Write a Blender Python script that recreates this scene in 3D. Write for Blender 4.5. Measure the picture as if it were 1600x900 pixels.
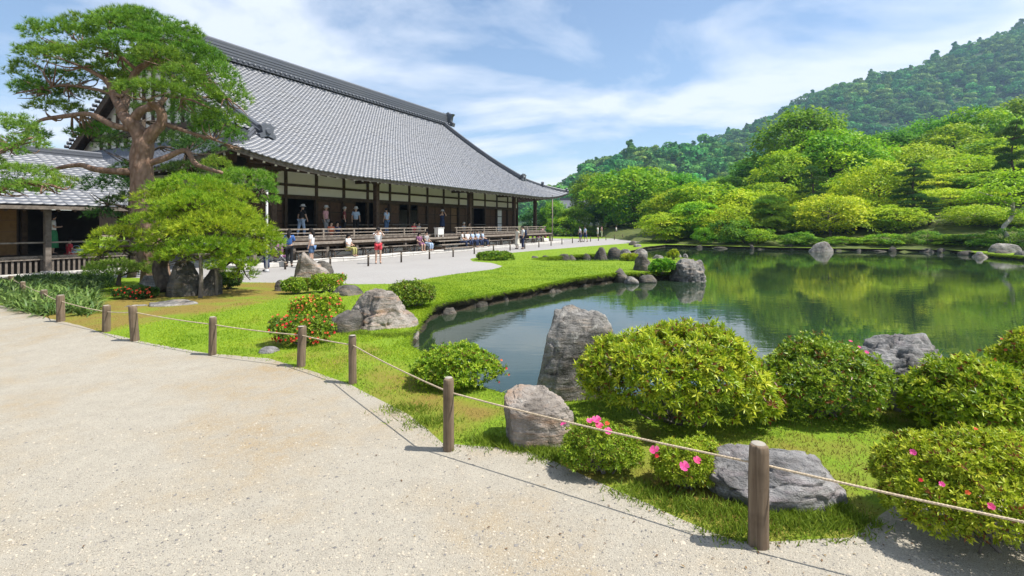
import bpy, bmesh, math, random
import numpy as np
from mathutils import Vector, Matrix, noise as mnoise
from mathutils.geometry import delaunay_2d_cdt

for _o in list(bpy.data.objects):
    bpy.data.objects.remove(_o, do_unlink=True)
scene = bpy.context.scene
COL = scene.collection
R = np.random.default_rng(7)
random.seed(7)

# ---------------------------------------------------------------- camera
CAM_H, FPX, HORIZON = 1.9, 800.0, 350.0          # eye height, focal length and horizon in photo pixels
cam_data = bpy.data.cameras.new("camera")
cam = bpy.data.objects.new("camera", cam_data)
COL.objects.link(cam)
cam.location = (0, 0, CAM_H)
cam.rotation_euler = (math.radians(90), 0, 0)
cam_data.sensor_width = 36
cam_data.lens = 18
cam_data.shift_y = -0.0625
cam_data.clip_start = 0.05
cam_data.clip_end = 9000
scene.camera = cam

# ---------------------------------------------------------------- light
SUN_EL, SUN_AZ = math.radians(60), math.radians(-9)   # azimuth measured from +X towards +Y
sdir = Vector((math.cos(SUN_EL) * math.cos(SUN_AZ), math.cos(SUN_EL) * math.sin(SUN_AZ), math.sin(SUN_EL)))
sun_data = bpy.data.lights.new("sun", 'SUN')
sun_data.energy = 4.6
sun_data.angle = math.radians(0.6)
sun_data.color = (1.0, 0.955, 0.89)
sun = bpy.data.objects.new("sun", sun_data)
COL.objects.link(sun)
sun.rotation_euler = sdir.to_track_quat('Z', 'Y').to_euler()

world = bpy.data.worlds.new("World")
scene.world = world
world.use_nodes = True
wn, wl = world.node_tree.nodes, world.node_tree.links
wn.clear()
w_out = wn.new('ShaderNodeOutputWorld')
w_bg = wn.new('ShaderNodeBackground')
w_bg.inputs['Strength'].default_value = 0.10
sky = wn.new('ShaderNodeTexSky')
sky.sky_type = 'NISHITA'
sky.sun_disc = False
sky.sun_elevation = SUN_EL
sky.sun_rotation = math.radians(90) - SUN_AZ
sky.air_density = 1.0
sky.dust_density = 0.6
sky.ozone_density = 2.2
# broken cloud cover over the whole sky: noise on the view direction projected to a cloud layer
w_geo = wn.new('ShaderNodeTexCoord')
w_sep = wn.new('ShaderNodeSeparateXYZ')
wl.new(w_geo.outputs['Generated'], w_sep.inputs[0])
def wmath(op, a, b=None):
    n = wn.new('ShaderNodeMath'); n.operation = op
    for i, v in enumerate((a, b)):
        if v is None: continue
        if isinstance(v, (int, float)): n.inputs[i].default_value = v
        else: wl.new(v, n.inputs[i])
    return n.outputs[0]
zc = wmath('ADD', wmath('MAXIMUM', w_sep.outputs['Z'], 0.0), 0.16)
w_cmb = wn.new('ShaderNodeCombineXYZ')
wl.new(wmath('DIVIDE', w_sep.outputs['X'], zc), w_cmb.inputs[0])
wl.new(wmath('DIVIDE', w_sep.outputs['Y'], zc), w_cmb.inputs[1])
w_map = wn.new('ShaderNodeMapping')
w_map.inputs['Location'].default_value = (3.35, 1.9, 0.0)
w_map.inputs['Rotation'].default_value = (0, 0, math.radians(24))
w_map.inputs['Scale'].default_value = (0.60, 0.75, 1.0)
wl.new(w_cmb.outputs[0], w_map.inputs[0])
w_n1 = wn.new('ShaderNodeTexNoise')
w_n1.inputs['Scale'].default_value = 1.5
w_n1.inputs['Detail'].default_value = 9
w_n1.inputs['Roughness'].default_value = 0.56
w_n1.inputs['Distortion'].default_value = 0.35
wl.new(w_map.outputs[0], w_n1.inputs['Vector'])
w_r = wn.new('ShaderNodeValToRGB')
w_r.color_ramp.elements[0].position = 0.44
w_r.color_ramp.elements[0].color = (0.0, 0.0, 0.0, 1)
w_r.color_ramp.elements[1].position = 0.615
w_r.color_ramp.elements[1].color = (1, 1, 1, 1)
wl.new(w_n1.outputs[0], w_r.inputs[0])
w_mix = wn.new('ShaderNodeMix'); w_mix.data_type = 'RGBA'
w_fac = wmath('ADD', wmath('MULTIPLY', w_r.outputs[0], 0.88), 0.03)
wl.new(w_fac, w_mix.inputs['Factor'])
wl.new(sky.outputs[0], w_mix.inputs['A'])
w_mix.inputs['B'].default_value = (6.0, 6.3, 6.9, 1)
wl.new(w_mix.outputs['Result'], w_bg.inputs['Color'])
wl.new(w_bg.outputs[0], w_out.inputs[0])

scene.view_settings.view_transform = 'Standard'
scene.view_settings.look = 'None'
scene.view_settings.exposure = 0.8
scene.view_settings.gamma = 1
scene.render.engine = 'CYCLES'
cy = scene.cycles
cy.max_bounces = 7; cy.diffuse_bounces = 3; cy.glossy_bounces = 3; cy.transmission_bounces = 5
cy.volume_bounces = 0; cy.transparent_max_bounces = 8
cy.use_denoising = True
cy.sample_clamp_indirect = 8
cy.caustics_reflective = False; cy.caustics_refractive = False

# ---------------------------------------------------------------- projection helpers
def G(x, y, z=0.0):
    """photo pixel of a point known to lie at height z -> world point"""
    d = (CAM_H - z) * FPX / (y - HORIZON)
    return Vector(((x - 800) * d / FPX, d, z))
def P(x, y, d):
    return Vector(((x - 800) * d / FPX, d, CAM_H + (HORIZON - y) * d / FPX))
WATER_Z = -0.22
def W(x, y): return G(x, y, WATER_Z)

BUMPS = [(G(330, 505), 0.16, 1.7), (G(560, 545), 0.10, 0.9), (G(620, 470), .10, 1.6), (G(860, 432), 0.14, 3.0),
         (G(1280, 680), 0.06, .6), (G(200, 470), .1, 2.0)]
def H(x, y):
    z = 0.0
    for c, a, s in BUMPS:
        z += a * math.exp(-((x - c.x) ** 2 + (y - c.y) ** 2) / (2 * s * s))
    return z
def GH(x, y):
    p = G(x, y)
    p.z = H(p.x, p.y)
    return p
def smooth(t):
    t = min(1, max(0, t)); return t * t * (3 - 2 * t)

# ---------------------------------------------------------------- materials
MATS = {}
def newmat(name):
    m = bpy.data.materials.new(name); m.use_nodes = True
    m.node_tree.nodes.clear()
    MATS[name] = m
    return m, m.node_tree.nodes, m.node_tree.links
def mixcol(n, l, fac, a, b, blend='MIX'):
    x = n.new('ShaderNodeMix'); x.data_type = 'RGBA'; x.blend_type = blend
    for s, v in (('Factor', fac), ('A', a), ('B', b)):
        if hasattr(v, 'links'): l.new(v, x.inputs[s])
        elif isinstance(v, (int, float)): x.inputs[s].default_value = v
        else: x.inputs[s].default_value = (*v, 1)
    return x.outputs['Result']
def ramp(n, l, src, p0, p1, c0=(0, 0, 0), c1=(1, 1, 1)):
    r = n.new('ShaderNodeValToRGB')
    r.color_ramp.elements[0].position = p0; r.color_ramp.elements[0].color = (*c0, 1)
    r.color_ramp.elements[1].position = p1; r.color_ramp.elements[1].color = (*c1, 1)
    l.new(src, r.inputs[0]); return r.outputs[0]
def tnoise(n, l, vec, scale, detail=4, rough=.55):
    t = n.new('ShaderNodeTexNoise')
    t.inputs['Scale'].default_value = scale; t.inputs['Detail'].default_value = detail
    t.inputs['Roughness'].default_value = rough
    if vec is not None: l.new(vec, t.inputs['Vector'])
    return t.outputs[0]
def coords(n, l, kind='Object', scale=None):
    c = n.new('ShaderNodeTexCoord')
    if scale is None: return c.outputs[kind]
    m = n.new('ShaderNodeMapping'); m.inputs['Scale'].default_value = scale
    l.new(c.outputs[kind], m.inputs[0]); return m.outputs[0]
def worldpos(n):
    return n.new('ShaderNodeNewGeometry').outputs['Position']
def finish(n, l, col, rough=.8, bump=None, bstr=.3, bdist=.02, spec=.3):
    b = n.new('ShaderNodeBsdfPrincipled')
    if hasattr(col, 'links'): l.new(col, b.inputs['Base Color'])
    else: b.inputs['Base Color'].default_value = (*col, 1)
    if hasattr(rough, 'links'): l.new(rough, b.inputs['Roughness'])
    else: b.inputs['Roughness'].default_value = rough
    b.inputs['Specular IOR Level'].default_value = spec
    if bump is not None:
        bn = n.new('ShaderNodeBump'); bn.inputs['Strength'].default_value = bstr; bn.inputs['Distance'].default_value = bdist
        l.new(bump, bn.inputs['Height']); l.new(bn.outputs[0], b.inputs['Normal'])
    o = n.new('ShaderNodeOutputMaterial'); l.new(b.outputs[0], o.inputs[0])
    return b
def simple(name, c1, c2=None, scale=6, rough=.75, bstr=.25, bdist=.01, stretch=None, spec=.3, detail=5):
    m, n, l = newmat(name)
    v = coords(n, l, 'Object', stretch) if stretch else coords(n, l)
    t = tnoise(n, l, v, scale, detail)
    col = mixcol(n, l, ramp(n, l, t, .3, .7), c1, c2 or tuple(min(1, c * 1.35) for c in c1))
    finish(n, l, col, rough, t, bstr, bdist, spec)
    return m
def foliage(name, dark, mid, light, trans=.35, rough=.5, spec=.25, objvar=.10, litter=False):
    m, n, l = newmat(name)
    a = n.new('ShaderNodeAttribute'); a.attribute_name = 'rnd'
    r = n.new('ShaderNodeValToRGB')
    e = r.color_ramp.elements
    e[0].position = 0.0; e[0].color = (*dark, 1)
    if litter: e[0].color = (.20, .085, .025, 1); x0 = e.new(.035); x0.color = (*dark, 1)
    e[len(e) - 1].position = 1.0; e[len(e) - 1].color = (*light, 1)
    x = e.new(.5); x.color = (*mid, 1)
    l.new(a.outputs['Fac'], r.inputs[0])
    hs = n.new('ShaderNodeHueSaturation')
    oi = n.new('ShaderNodeObjectInfo')
    mr = n.new('ShaderNodeMapRange'); mr.inputs['To Min'].default_value = .5 - objvar * .18; mr.inputs['To Max'].default_value = .5 + objvar * .18
    l.new(oi.outputs['Random'], mr.inputs['Value']); l.new(mr.outputs[0], hs.inputs['Hue'])
    mv = n.new('ShaderNodeMapRange'); mv.inputs['To Min'].default_value = 1 - objvar * 1.3; mv.inputs['To Max'].default_value = 1 + objvar * .8
    wn_ = n.new('ShaderNodeTexWhiteNoise'); wn_.noise_dimensions = '1D'; l.new(oi.outputs['Random'], wn_.inputs['W']); l.new(wn_.outputs['Value'], mv.inputs['Value']); l.new(mv.outputs[0], hs.inputs['Value'])
    l.new(r.outputs[0], hs.inputs['Color'])
    b = n.new('ShaderNodeBsdfPrincipled'); b.inputs['Roughness'].default_value = rough; b.inputs['Specular IOR Level'].default_value = spec
    tr = n.new('ShaderNodeBsdfTranslucent')
    l.new(hs.outputs[0], b.inputs['Base Color']); l.new(hs.outputs[0], tr.inputs['Color'])
    mx = n.new('ShaderNodeMixShader'); mx.inputs[0].default_value = trans
    l.new(b.outputs[0], mx.inputs[1]); l.new(tr.outputs[0], mx.inputs[2])
    o = n.new('ShaderNodeOutputMaterial'); l.new(mx.outputs[0], o.inputs[0])
    return m
# ---- specific materials
def mat_gravel(name, base, tint, pebble_dark, scale, warm=.5):
    m, n, l = newmat(name)
    v = worldpos(n)
    big = tnoise(n, l, v, .55, 5, .6)
    mid = tnoise(n, l, v, 6, 4)
    col = mixcol(n, l, ramp(n, l, big, .46, .64), base, tint)
    col = mixcol(n, l, ramp(n, l, mid, .35, .75), col, tuple(c * .86 for c in base))
    vo = n.new('ShaderNodeTexVoronoi'); vo.inputs['Scale'].default_value = scale; l.new(v, vo.inputs['Vector'])
    hs = n.new('ShaderNodeSeparateColor'); l.new(vo.outputs['Color'], hs.inputs[0])
    col = mixcol(n, l, ramp(n, l, hs.outputs[0], .82, .97), col, pebble_dark)
    col = mixcol(n, l, ramp(n, l, hs.outputs[1], .78, .98), col, tuple(min(1, c * 1.18) for c in base))
    inv = n.new('ShaderNodeMath'); inv.operation = 'MULTIPLY'; inv.inputs[1].default_value = -1
    l.new(vo.outputs['Distance'], inv.inputs[0])
    ad = n.new('ShaderNodeMath'); ad.operation = 'ADD'; l.new(inv.outputs[0], ad.inputs[0]); l.new(mid, ad.inputs[1])
    bg2 = tnoise(n, l, v, 2.6, 3)
    ad2 = n.new('ShaderNodeMath'); ad2.operation = 'MULTIPLY_ADD'; ad2.inputs[1].default_value = 5.0
    l.new(bg2, ad2.inputs[0]); l.new(ad.outputs[0], ad2.inputs[2])
    finish(n, l, col, .95, ad2.outputs[0], .5, .012, .15)
    return m
mat_gravel('path_gravel', (.365, .333, .27), (.325, .245, .14), (.19, .17, .14), 190)

def mat_court():
    m, n, l = newmat('court_gravel')
    v = worldpos(n)
    big = tnoise(n, l, v, .35, 5)
    col = mixcol(n, l, ramp(n, l, big, .35, .7), (.38, .367, .345), (.335, .32, .30))
    fine = tnoise(n, l, v, 45, 3)
    col = mixcol(n, l, ramp(n, l, fine, .35, .65), col, (.27, .26, .25))
    mp = n.new('ShaderNodeMapping'); mp.inputs['Rotation'].default_value = (0, 0, -math.radians(62.3)); l.new(v, mp.inputs[0])
    wv = n.new('ShaderNodeTexWave'); wv.bands_direction = 'Y'; wv.inputs['Scale'].default_value = 1.1
    wv.inputs['Distortion'].default_value = .6; l.new(mp.outputs[0], wv.inputs['Vector'])
    ad = n.new('ShaderNodeMath'); ad.operation = 'MULTIPLY_ADD'; ad.inputs[1].default_value = .4
    l.new(fine, ad.inputs[0]); l.new(wv.outputs['Fac'], ad.inputs[2])
    finish(n, l, col, .95, ad.outputs[0], .6, .05, .15)
mat_court()

def mat_lawn():
    """short turf with brownish moss patches"""
    m, n, l = newmat('lawn')
    v = worldpos(n)
    a = n.new('ShaderNodeAttribute'); a.attribute_name = 'moss'
    pat = tnoise(n, l, v, .9, 5, .6)
    fine = tnoise(n, l, v, 34, 4, .7)
    g = mixcol(n, l, ramp(n, l, pat, .35, .65), (.19, .285, .018), (.26, .345, .020))
    g = mixcol(n, l, ramp(n, l, fine, .35, .7), g, (.10, .185, .015))
    ms = mixcol(n, l, ramp(n, l, fine, .3, .7), (.16, .115, .03), (.26, .20, .045))
    f = n.new('ShaderNodeMath'); f.operation = 'MULTIPLY_ADD'; f.inputs[1].default_value = 1.0
    l.new(a.outputs['Fac'], f.inputs[0])
    sb = n.new('ShaderNodeMath'); sb.operation = 'SUBTRACT'; sb.inputs[1].default_value = .62
    l.new(pat, sb.inputs[0])
    sm = n.new('ShaderNodeMath'); sm.operation = 'MULTIPLY'; sm.inputs[1].default_value = 2.6; l.new(sb.outputs[0], sm.inputs[0]); l.new(sm.outputs[0], f.inputs[2])
    col = mixcol(n, l, ramp(n, l, f.outputs[0], .12, .75), g, ms)
    finish(n, l, col, .9, fine, .8, .03, .15)
mat_lawn()

simple('earth', (.13, .095, .055), (.20, .155, .09), 4, .95, .6, .03)
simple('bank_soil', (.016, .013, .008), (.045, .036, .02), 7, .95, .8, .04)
simple('far_moss', (.045, .075, .012), (.115, .125, .03), 1.2, .95, .5, .05)
simple('forest_floor', (.022, .05, .014), (.045, .085, .022), .05, .95, .3, .1)

def mat_water():
    m, n, l = newmat('pond_water')
    v = worldpos(n)
    mp = n.new('ShaderNodeMapping'); mp.inputs['Scale'].default_value = (1.0, 2.3, 1); l.new(v, mp.inputs[0])
    t = tnoise(n, l, mp.outputs[0], 2.3, 3, .5)
    t2 = tnoise(n, l, v, .35, 2)
    mul = n.new('ShaderNodeMath'); mul.operation = 'MULTIPLY'; l.new(t, mul.inputs[0]); l.new(ramp(n, l, t2, .35, .65, (.25,) * 3), mul.inputs[1])
    b = finish(n, l, (.018, .034, .016), .012, mul.outputs[0], .055, .05, .5)
    b.inputs['IOR'].default_value = 1.45
    b.inputs['Specular IOR Level'].default_value = .85
mat_water()

def mat_rock(name, c1, c2, lichen, warm, scale=3.0, lichen_amt=.55):
    m, n, l = newmat(name)
    v = coords(n, l)
    t = tnoise(n, l, v, scale, 8, .65)
    t2 = tnoise(n, l, v, scale * 4.5, 6, .7)
    mp = n.new('ShaderNodeMapping'); mp.inputs['Rotation'].default_value = (.5, .7, .2); mp.inputs['Scale'].default_value = (1.2, 1.2, 7); l.new(v, mp.inputs[0])
    t3 = tnoise(n, l, mp.outputs[0], scale * .8, 6, .6)
    col = mixcol(n, l, ramp(n, l, t, .38, .62), c1, c2)
    col = mixcol(n, l, ramp(n, l, t3, .52, .72), col, warm)
    col = mixcol(n, l, ramp(n, l, t2, .66 - .12 * lichen_amt, .74), col, lichen)
    col = mixcol(n, l, ramp(n, l, t3, .28, .40, (1, 1, 1), (0, 0, 0)), col, tuple(c * .45 for c in c1))
    tm = tnoise(n, l, v, scale * .55, 5, .6)
    col = mixcol(n, l, ramp(n, l, tm, .60, .72, (0, 0, 0), (.6, .6, .6)), col, (.085, .10, .035))
    ad = n.new('ShaderNodeMath'); ad.operation = 'ADD'; l.new(t2, ad.inputs[0]); l.new(t3, ad.inputs[1])
    finish(n, l, col, .88, ad.outputs[0], 1.0, .06, .25)
    return m
mat_rock('rock_grey', (.08, .075, .068), (.31, .295, .27), (.52, .50, .45), (.30, .24, .18), 2.4, .8)
mat_rock('rock_dark', (.055, .05, .043), (.15, .138, .12), (.27, .255, .22), (.19, .15, .105), 2.2, .3)  # albedo lowered to put the shade on the rock stack into the colour
mat_rock('rock_warm', (.15, .13, .108), (.39, .345, .30), (.50, .48, .43), (.38, .24, .15), 2.0, .4)
mat_rock('rock_blue', (.125, .12, .115), (.35, .34, .33), (.52, .505, .47), (.25, .21, .21), 2.6, .5)

mat_rock('rock_bank', (.035, .032, .026), (.10, .092, .078), (.20, .19, .165), (.09, .075, .05), 3.0, .3)

def mat_wood(name, c1, c2, grain=(22, 22, 1.4), scale=1.5, rough=.75, dark=.35):
    m, n, l = newmat(name)
    v = coords(n, l, 'Object', grain)
    t = tnoise(n, l, v, scale, 6, .65)
    t2 = tnoise(n, l, coords(n, l), 5, 4)
    oi = n.new('ShaderNodeObjectInfo')
    col = mixcol(n, l, ramp(n, l, t, .3, .7), c1, c2)
    col = mixcol(n, l, ramp(n, l, t2, .45, .8), col, tuple(c * dark for c in c1))
    col = mixcol(n, l, ramp(n, l, oi.outputs['Random'], 0, 1, (0, 0, 0), (.35, .35, .35)), col, tuple(c * .6 for c in c2))
    finish(n, l, col, rough, t, .5, .008, .25)
    return m
mat_wood('post_wood', (.085, .055, .033), (.27, .205, .14), (30, 30, 1.1), 1.6, .9, .35)
mat_wood('old_timber', (.055, .034, .022), (.105, .068, .042), (3, 3, 3), 2, .7)
mat_wood('door_wood', (.085, .042, .024), (.15, .078, .042), (9, 9, .6), 2, .6, .7)
mat_wood('light_door', (.20, .11, .055), (.28, .165, .085), (9, 9, .6), 2, .6, .8)
mat_wood('grey_timber', (.13, .105, .085), (.25, .215, .18), (3, 3, 3), 2, .85)
mat_wood('rail_timber', (.20, .165, .13), (.36, .31, .26), (3, 3, 3), 2, .85)
mat_wood('bamboo_blind', (.23, .125, .045), (.33, .19, .075), (1.5, 1.5, 60), 1, .6, .8)
simple('plaster', (.70, .67, .59), (.76, .735, .66), 1.5, .9, .08)
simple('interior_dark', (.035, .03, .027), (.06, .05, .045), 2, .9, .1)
simple('white_paint', (.78, .77, .74), (.82, .81, .79), 4, .6, .05)
simple('stone_light', (.46, .44, .40), (.58, .56, .52), 3, .9, .4, .01)
simple('stone_mid', (.28, .27, .25), (.40, .385, .36), 4, .9, .5, .012)
simple('metal_grey', (.42, .42, .42), (.52, .52, .52), 8, .45, .05, spec=.5)
simple('dark_post', (.045, .035, .028), (.11, .085, .065), 12, .8, .3)
simple('rope_fibre', (.38, .30, .20), (.56, .46, .33), 60, .9, .5, .003)
simple('tatami', (.30, .27, .15), (.36, .32, .19), 6, .8, .1)

def mat_tile(name='roof_tile'):
    m, n, l = newmat(name)
    a = n.new('ShaderNodeAttribute'); a.attribute_name = 'rnd'
    v = coords(n, l)
    t = tnoise(n, l, v, .5, 5)
    t2 = tnoise(n, l, v, 9, 4)
    col = mixcol(n, l, a.outputs['Fac'], (.092, .099, .115), (.138, .148, .17))
    col = mixcol(n, l, ramp(n, l, t, .4, .7, (0, 0, 0), (.4, .4, .4)), col, (.12, .122, .125))
    col = mixcol(n, l, ramp(n, l, t2, .55, .8, (0, 0, 0), (.45, .45, .45)), col, (.165, .175, .197))  # paler flecks paint glints of light into the tile colour
    b = finish(n, l, col, .42, t2, .2, .01, .55)
    return m
mat_tile()

def mat_bark(name, c1, c2, c3):
    m, n, l = newmat(name)
    v = coords(n, l, 'Object', (1, 1, .45))
    vo = n.new('ShaderNodeTexVoronoi'); vo.inputs['Scale'].default_value = 11; l.new(v, vo.inputs['Vector'])
    t = tnoise(n, l, v, 6, 6)
    col = mixcol(n, l, ramp(n, l, vo.outputs['Distance'], .05, .6), c3, c1)
    col = mixcol(n, l, ramp(n, l, t, .4, .65), col, c2)
    finish(n, l, col, .9, vo.outputs['Distance'], .8, .03, .2)
mat_bark('pine_bark', (.165, .10, .068), (.26, .17, .125), (.31, .215, .165))
mat_bark('grey_bark', (.11, .095, .08), (.20, .18, .15), (.25, .225, .19))
mat_bark('dark_bark', (.06, .045, .035), (.11, .085, .06), (.13, .10, .075))
mat_bark('pale_bark', (.33, .29, .25), (.46, .42, .37), (.50, .46, .40))

foliage('leaf_azalea', (.09, .19, .012), (.30, .45, .022), (.56, .62, .05), .36, .42, .35, litter=True)
foliage('leaf_azalea_dark', (.06, .14, .014), (.20, .32, .022), (.42, .50, .045), .33, .38, .4, litter=True)
foliage('leaf_azalea_fine', (.12, .20, .014), (.31, .42, .022), (.52, .57, .05), .36, .45, .3, litter=True)
foliage('leaf_maple', (.07, .20, .010), (.245, .45, .016), (.50, .64, .03), .40, .55, .2, .10)
foliage('leaf_maple_yellow', (.15, .29, .012), (.37, .54, .018), (.62, .70, .04), .40, .55, .2, .10)
foliage('leaf_green', (.06, .18, .016), (.165, .35, .022), (.32, .50, .04), .45, .55, .2, .14)
foliage('leaf_dark', (.03, .085, .014), (.07, .155, .02), (.15, .25, .035), .3, .5, .25, .2)
foliage('needle_big', (.055, .15, .018), (.155, .305, .03), (.31, .46, .05), .32, .55, .2)
foliage('needle_yellow', (.09, .205, .012), (.27, .42, .024), (.48, .57, .04), .34, .55, .2)
foliage('needle_pale', (.11, .23, .03), (.235, .385, .05), (.37, .50, .08), .34, .55, .2)
foliage('needle_dark', (.03, .09, .02), (.07, .155, .028), (.14, .24, .045), .28, .55, .2)
foliage('grass_blade', (.12, .235, .012), (.26, .385, .018), (.40, .49, .03), .38, .6, .15)
foliage('grass_near', (.085, .165, .018), (.175, .285, .026), (.31, .39, .05), .36, .6, .15)
foliage('grass_dry', (.14, .125, .028), (.25, .225, .05), (.36, .33, .09), .3, .7, .1)
foliage('strap_leaf', (.045, .11, .022), (.115, .21, .04), (.26, .36, .10), .28, .4, .4)
foliage('leaf_mountain', (.04, .15, .04), (.115, .31, .06), (.28, .50, .09), .25, .7, .1, .25)
foliage('petal_red', (.50, .03, .02), (.68, .06, .03), (.80, .12, .06), .3, .5, .2)
foliage('petal_orange', (.62, .10, .04), (.75, .17, .07), (.85, .28, .12), .3, .5, .2)
foliage('petal_pink', (.66, .045, .20), (.78, .09, .30), (.86, .20, .42), .3, .5, .2)
M = MATS

# ---------------------------------------------------------------- mesh helpers
def mesh_np(name, verts, faces, mat=None, rnd=None, smooth_shade=False, extra=None):
    """verts (N,3); faces (M,k) array of equal-size polygons; rnd per-vertex float"""
    verts = np.asarray(verts, dtype=np.float32).reshape(-1, 3)
    faces = np.asarray(faces, dtype=np.int32)
    me = bpy.data.meshes.new(name)
    k = faces.shape[1]; nf = len(faces)
    me.vertices.add(len(verts)); me.vertices.foreach_set('co', verts.ravel())
    me.loops.add(nf * k); me.loops.foreach_set('vertex_index', faces.ravel())
    me.polygons.add(nf)
    me.polygons.foreach_set('loop_start', np.arange(0, nf * k, k, dtype=np.int32))
    me.polygons.foreach_set('loop_total', np.full(nf, k, dtype=np.int32))
    if smooth_shade: me.polygons.foreach_set('use_smooth', np.ones(nf, dtype=bool))
    if rnd is not None:
        at = me.attributes.new('rnd', 'FLOAT', 'POINT'); at.data.foreach_set('value', np.asarray(rnd, dtype=np.float32))
    for nm, v in (extra or {}).items():
        at = me.attributes.new(nm, 'FLOAT', 'POINT'); at.data.foreach_set('value', np.asarray(v, dtype=np.float32))
    me.update(calc_edges=True)
    if mat: me.materials.append(M[mat])
    return me
def mesh_py(name, verts, faces, mat=None, smooth_shade=False):
    me = bpy.data.meshes.new(name)
    me.from_pydata([tuple(v) for v in verts], [], [tuple(f) for f in faces])
    if smooth_shade:
        for p in me.polygons: p.use_smooth = True
    if mat: me.materials.append(M[mat])
    me.update()
    return me
def obj(name, me, parent=None, loc=(0, 0, 0), rot=(0, 0, 0), scale=(1, 1, 1), kind=None):
    o = bpy.data.objects.new(name, me)
    COL.objects.link(o)
    if parent is not None: o.parent = parent
    o.location = loc; o.rotation_euler = rot; o.scale = scale
    if kind: o['kind'] = kind
    return o
def tag(o, label, cat, group=None):
    o['label'] = label; o['category'] = cat
    if group: o['group'] = group
    return o
def thing(name, label, cat, loc=(0, 0, 0), rotz=0, group=None):
    o = obj(name, None, None, loc, (0, 0, rotz))
    o.empty_display_size = .2
    return tag(o, label, cat, group)
def copy_thing(root, loc, rotz, scale, label, group=None):
    r = root.copy(); COL.objects.link(r)
    r.location = loc; r.rotation_euler = (0, 0, rotz)
    r.scale = scale if isinstance(scale, tuple) else (scale,) * 3
    r['label'] = label
    if group: r['group'] = group
    for ch in list(root.children):
        c = ch.copy(); COL.objects.link(c); c.parent = r
        for g in list(ch.children):
            d = g.copy(); COL.objects.link(d); d.parent = c
    return r

_boxcache = {}
def box_me(sx, sy, sz, mat, bev=0.0):
    """box with its origin in the middle of its base"""
    key = (round(sx, 3), round(sy, 3), round(sz, 3), mat, bev)
    if key in _boxcache: return _boxcache[key]
    bm = bmesh.new()
    bmesh.ops.create_cube(bm, size=1)
    for v in bm.verts:
        v.co = Vector((v.co.x * sx, v.co.y * sy, (v.co.z + .5) * sz))
    if bev: bmesh.ops.bevel(bm, geom=bm.edges[:], offset=bev, segments=1, affect='EDGES')
    me = bpy.data.meshes.new('box'); bm.to_mesh(me); bm.free()
    me.materials.append(M[mat])
    _boxcache[key] = me
    return me
def cyl_me(r0, r1, h, mat, sides=12, cap_bev=0.0, name='cyl'):
    prof = [(r0, 0), (r1, h - cap_bev)] + ([(r1 - cap_bev, h)] if cap_bev else [])
    return lathe(prof, mat, sides, name)
def lathe(prof, mat, sides=14, name='lathe', smooth_shade=True):
    vs, fs = [], []
    for r, z in prof:
        for i in range(sides):
            a = 2 * math.pi * i / sides
            vs.append((r * math.cos(a), r * math.sin(a), z))
    for k in range(len(prof) - 1):
        for i in range(sides):
            j = (i + 1) % sides
            fs.append((k * sides + i, k * sides + j, (k + 1) * sides + j, (k + 1) * sides + i))
    fs.append(tuple(range(sides))[::-1]); fs.append(tuple((len(prof) - 1) * sides + i for i in range(sides)))
    me = mesh_py(name, vs, fs, mat, smooth_shade)
    for p in me.polygons:
        if len(p.vertices) > 4: p.use_smooth = False
    return me

def catmull(pts, n=6):
    pts = [Vector(p) for p in pts]
    if len(pts) < 3: return pts
    out = []
    e = [pts[0] * 2 - pts[1]] + pts + [pts[-1] * 2 - pts[-2]]
    for i in range(1, len(e) - 2):
        p0, p1, p2, p3 = e[i - 1], e[i], e[i + 1], e[i + 2]
        for k in range(n):
            t = k / n
            out.append(.5 * ((2 * p1) + (p2 - p0) * t + (2 * p0 - 5 * p1 + 4 * p2 - p3) * t * t + (3 * p1 - p0 - 3 * p2 + p3) * t ** 3))
    out.append(pts[-1])
    return out
def tube_arr(pts, radii, sides=8, lump=0.0, twist=0.0):
    """closed tube along points; radii list; returns verts, quads (caps as collapsed rings)"""
    pts = [Vector(p) for p in pts]
    n = len(pts)
    V, F = [], []
    up = Vector((.13, .31, .94))
    nrm = None
    for i, p in enumerate(pts):
        d = (pts[min(i + 1, n - 1)] - pts[max(i - 1, 0)]).normalized()
        if nrm is None:
            nrm = d.cross(up if abs(d.dot(up)) < .95 else Vector((1, 0, 0))).normalized()
        else:
            nrm = (nrm - d * nrm.dot(d)).normalized()
        bn = d.cross(nrm)
        for k in range(sides):
            a = 2 * math.pi * k / sides + twist * i
            rr = radii[i]
            if lump: rr *= 1 + lump * mnoise.noise(Vector((p.x * 2.1 + math.cos(a) * 1.3, p.y * 2.1 + math.sin(a) * 1.3, p.z * 2.1)))
            V.append(p + (nrm * math.cos(a) + bn * math.sin(a)) * rr)
    for i in range(n - 1):
        for k in range(sides):
            j = (k + 1) % sides
            F.append((i * sides + k, i * sides + j, (i + 1) * sides + j, (i + 1) * sides + k))
    V.append(pts[0]); V.append(pts[-1]); a, b = len(V) - 2, len(V) - 1
    for k in range(sides):
        j = (k + 1) % sides
        F.append((a, j, k, a)); F.append((b, (n - 1) * sides + k, (n - 1) * sides + j, b))
    return V, F
def join_py(name, parts, mat, smooth_shade=True):
    V, F = [], []
    for v, f in parts:
        o = len(V); V += list(v)
        for q in f:
            q = tuple(dict.fromkeys(x + o for x in q)); F.append(q)
    return mesh_py(name, V, F, mat, smooth_shade)
def tube_me(name, pts, radii, mat, sides=8, lump=0.0, sub=5):
    sp = catmull(pts, sub)
    if isinstance(radii, (int, float)): rr = [radii] * len(sp)
    else: rr = list(np.interp(np.linspace(0, 1, len(sp)), np.linspace(0, 1, len(radii)), radii))
    return join_py(name, [tube_arr(sp, rr, sides, lump)], mat)

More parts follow.
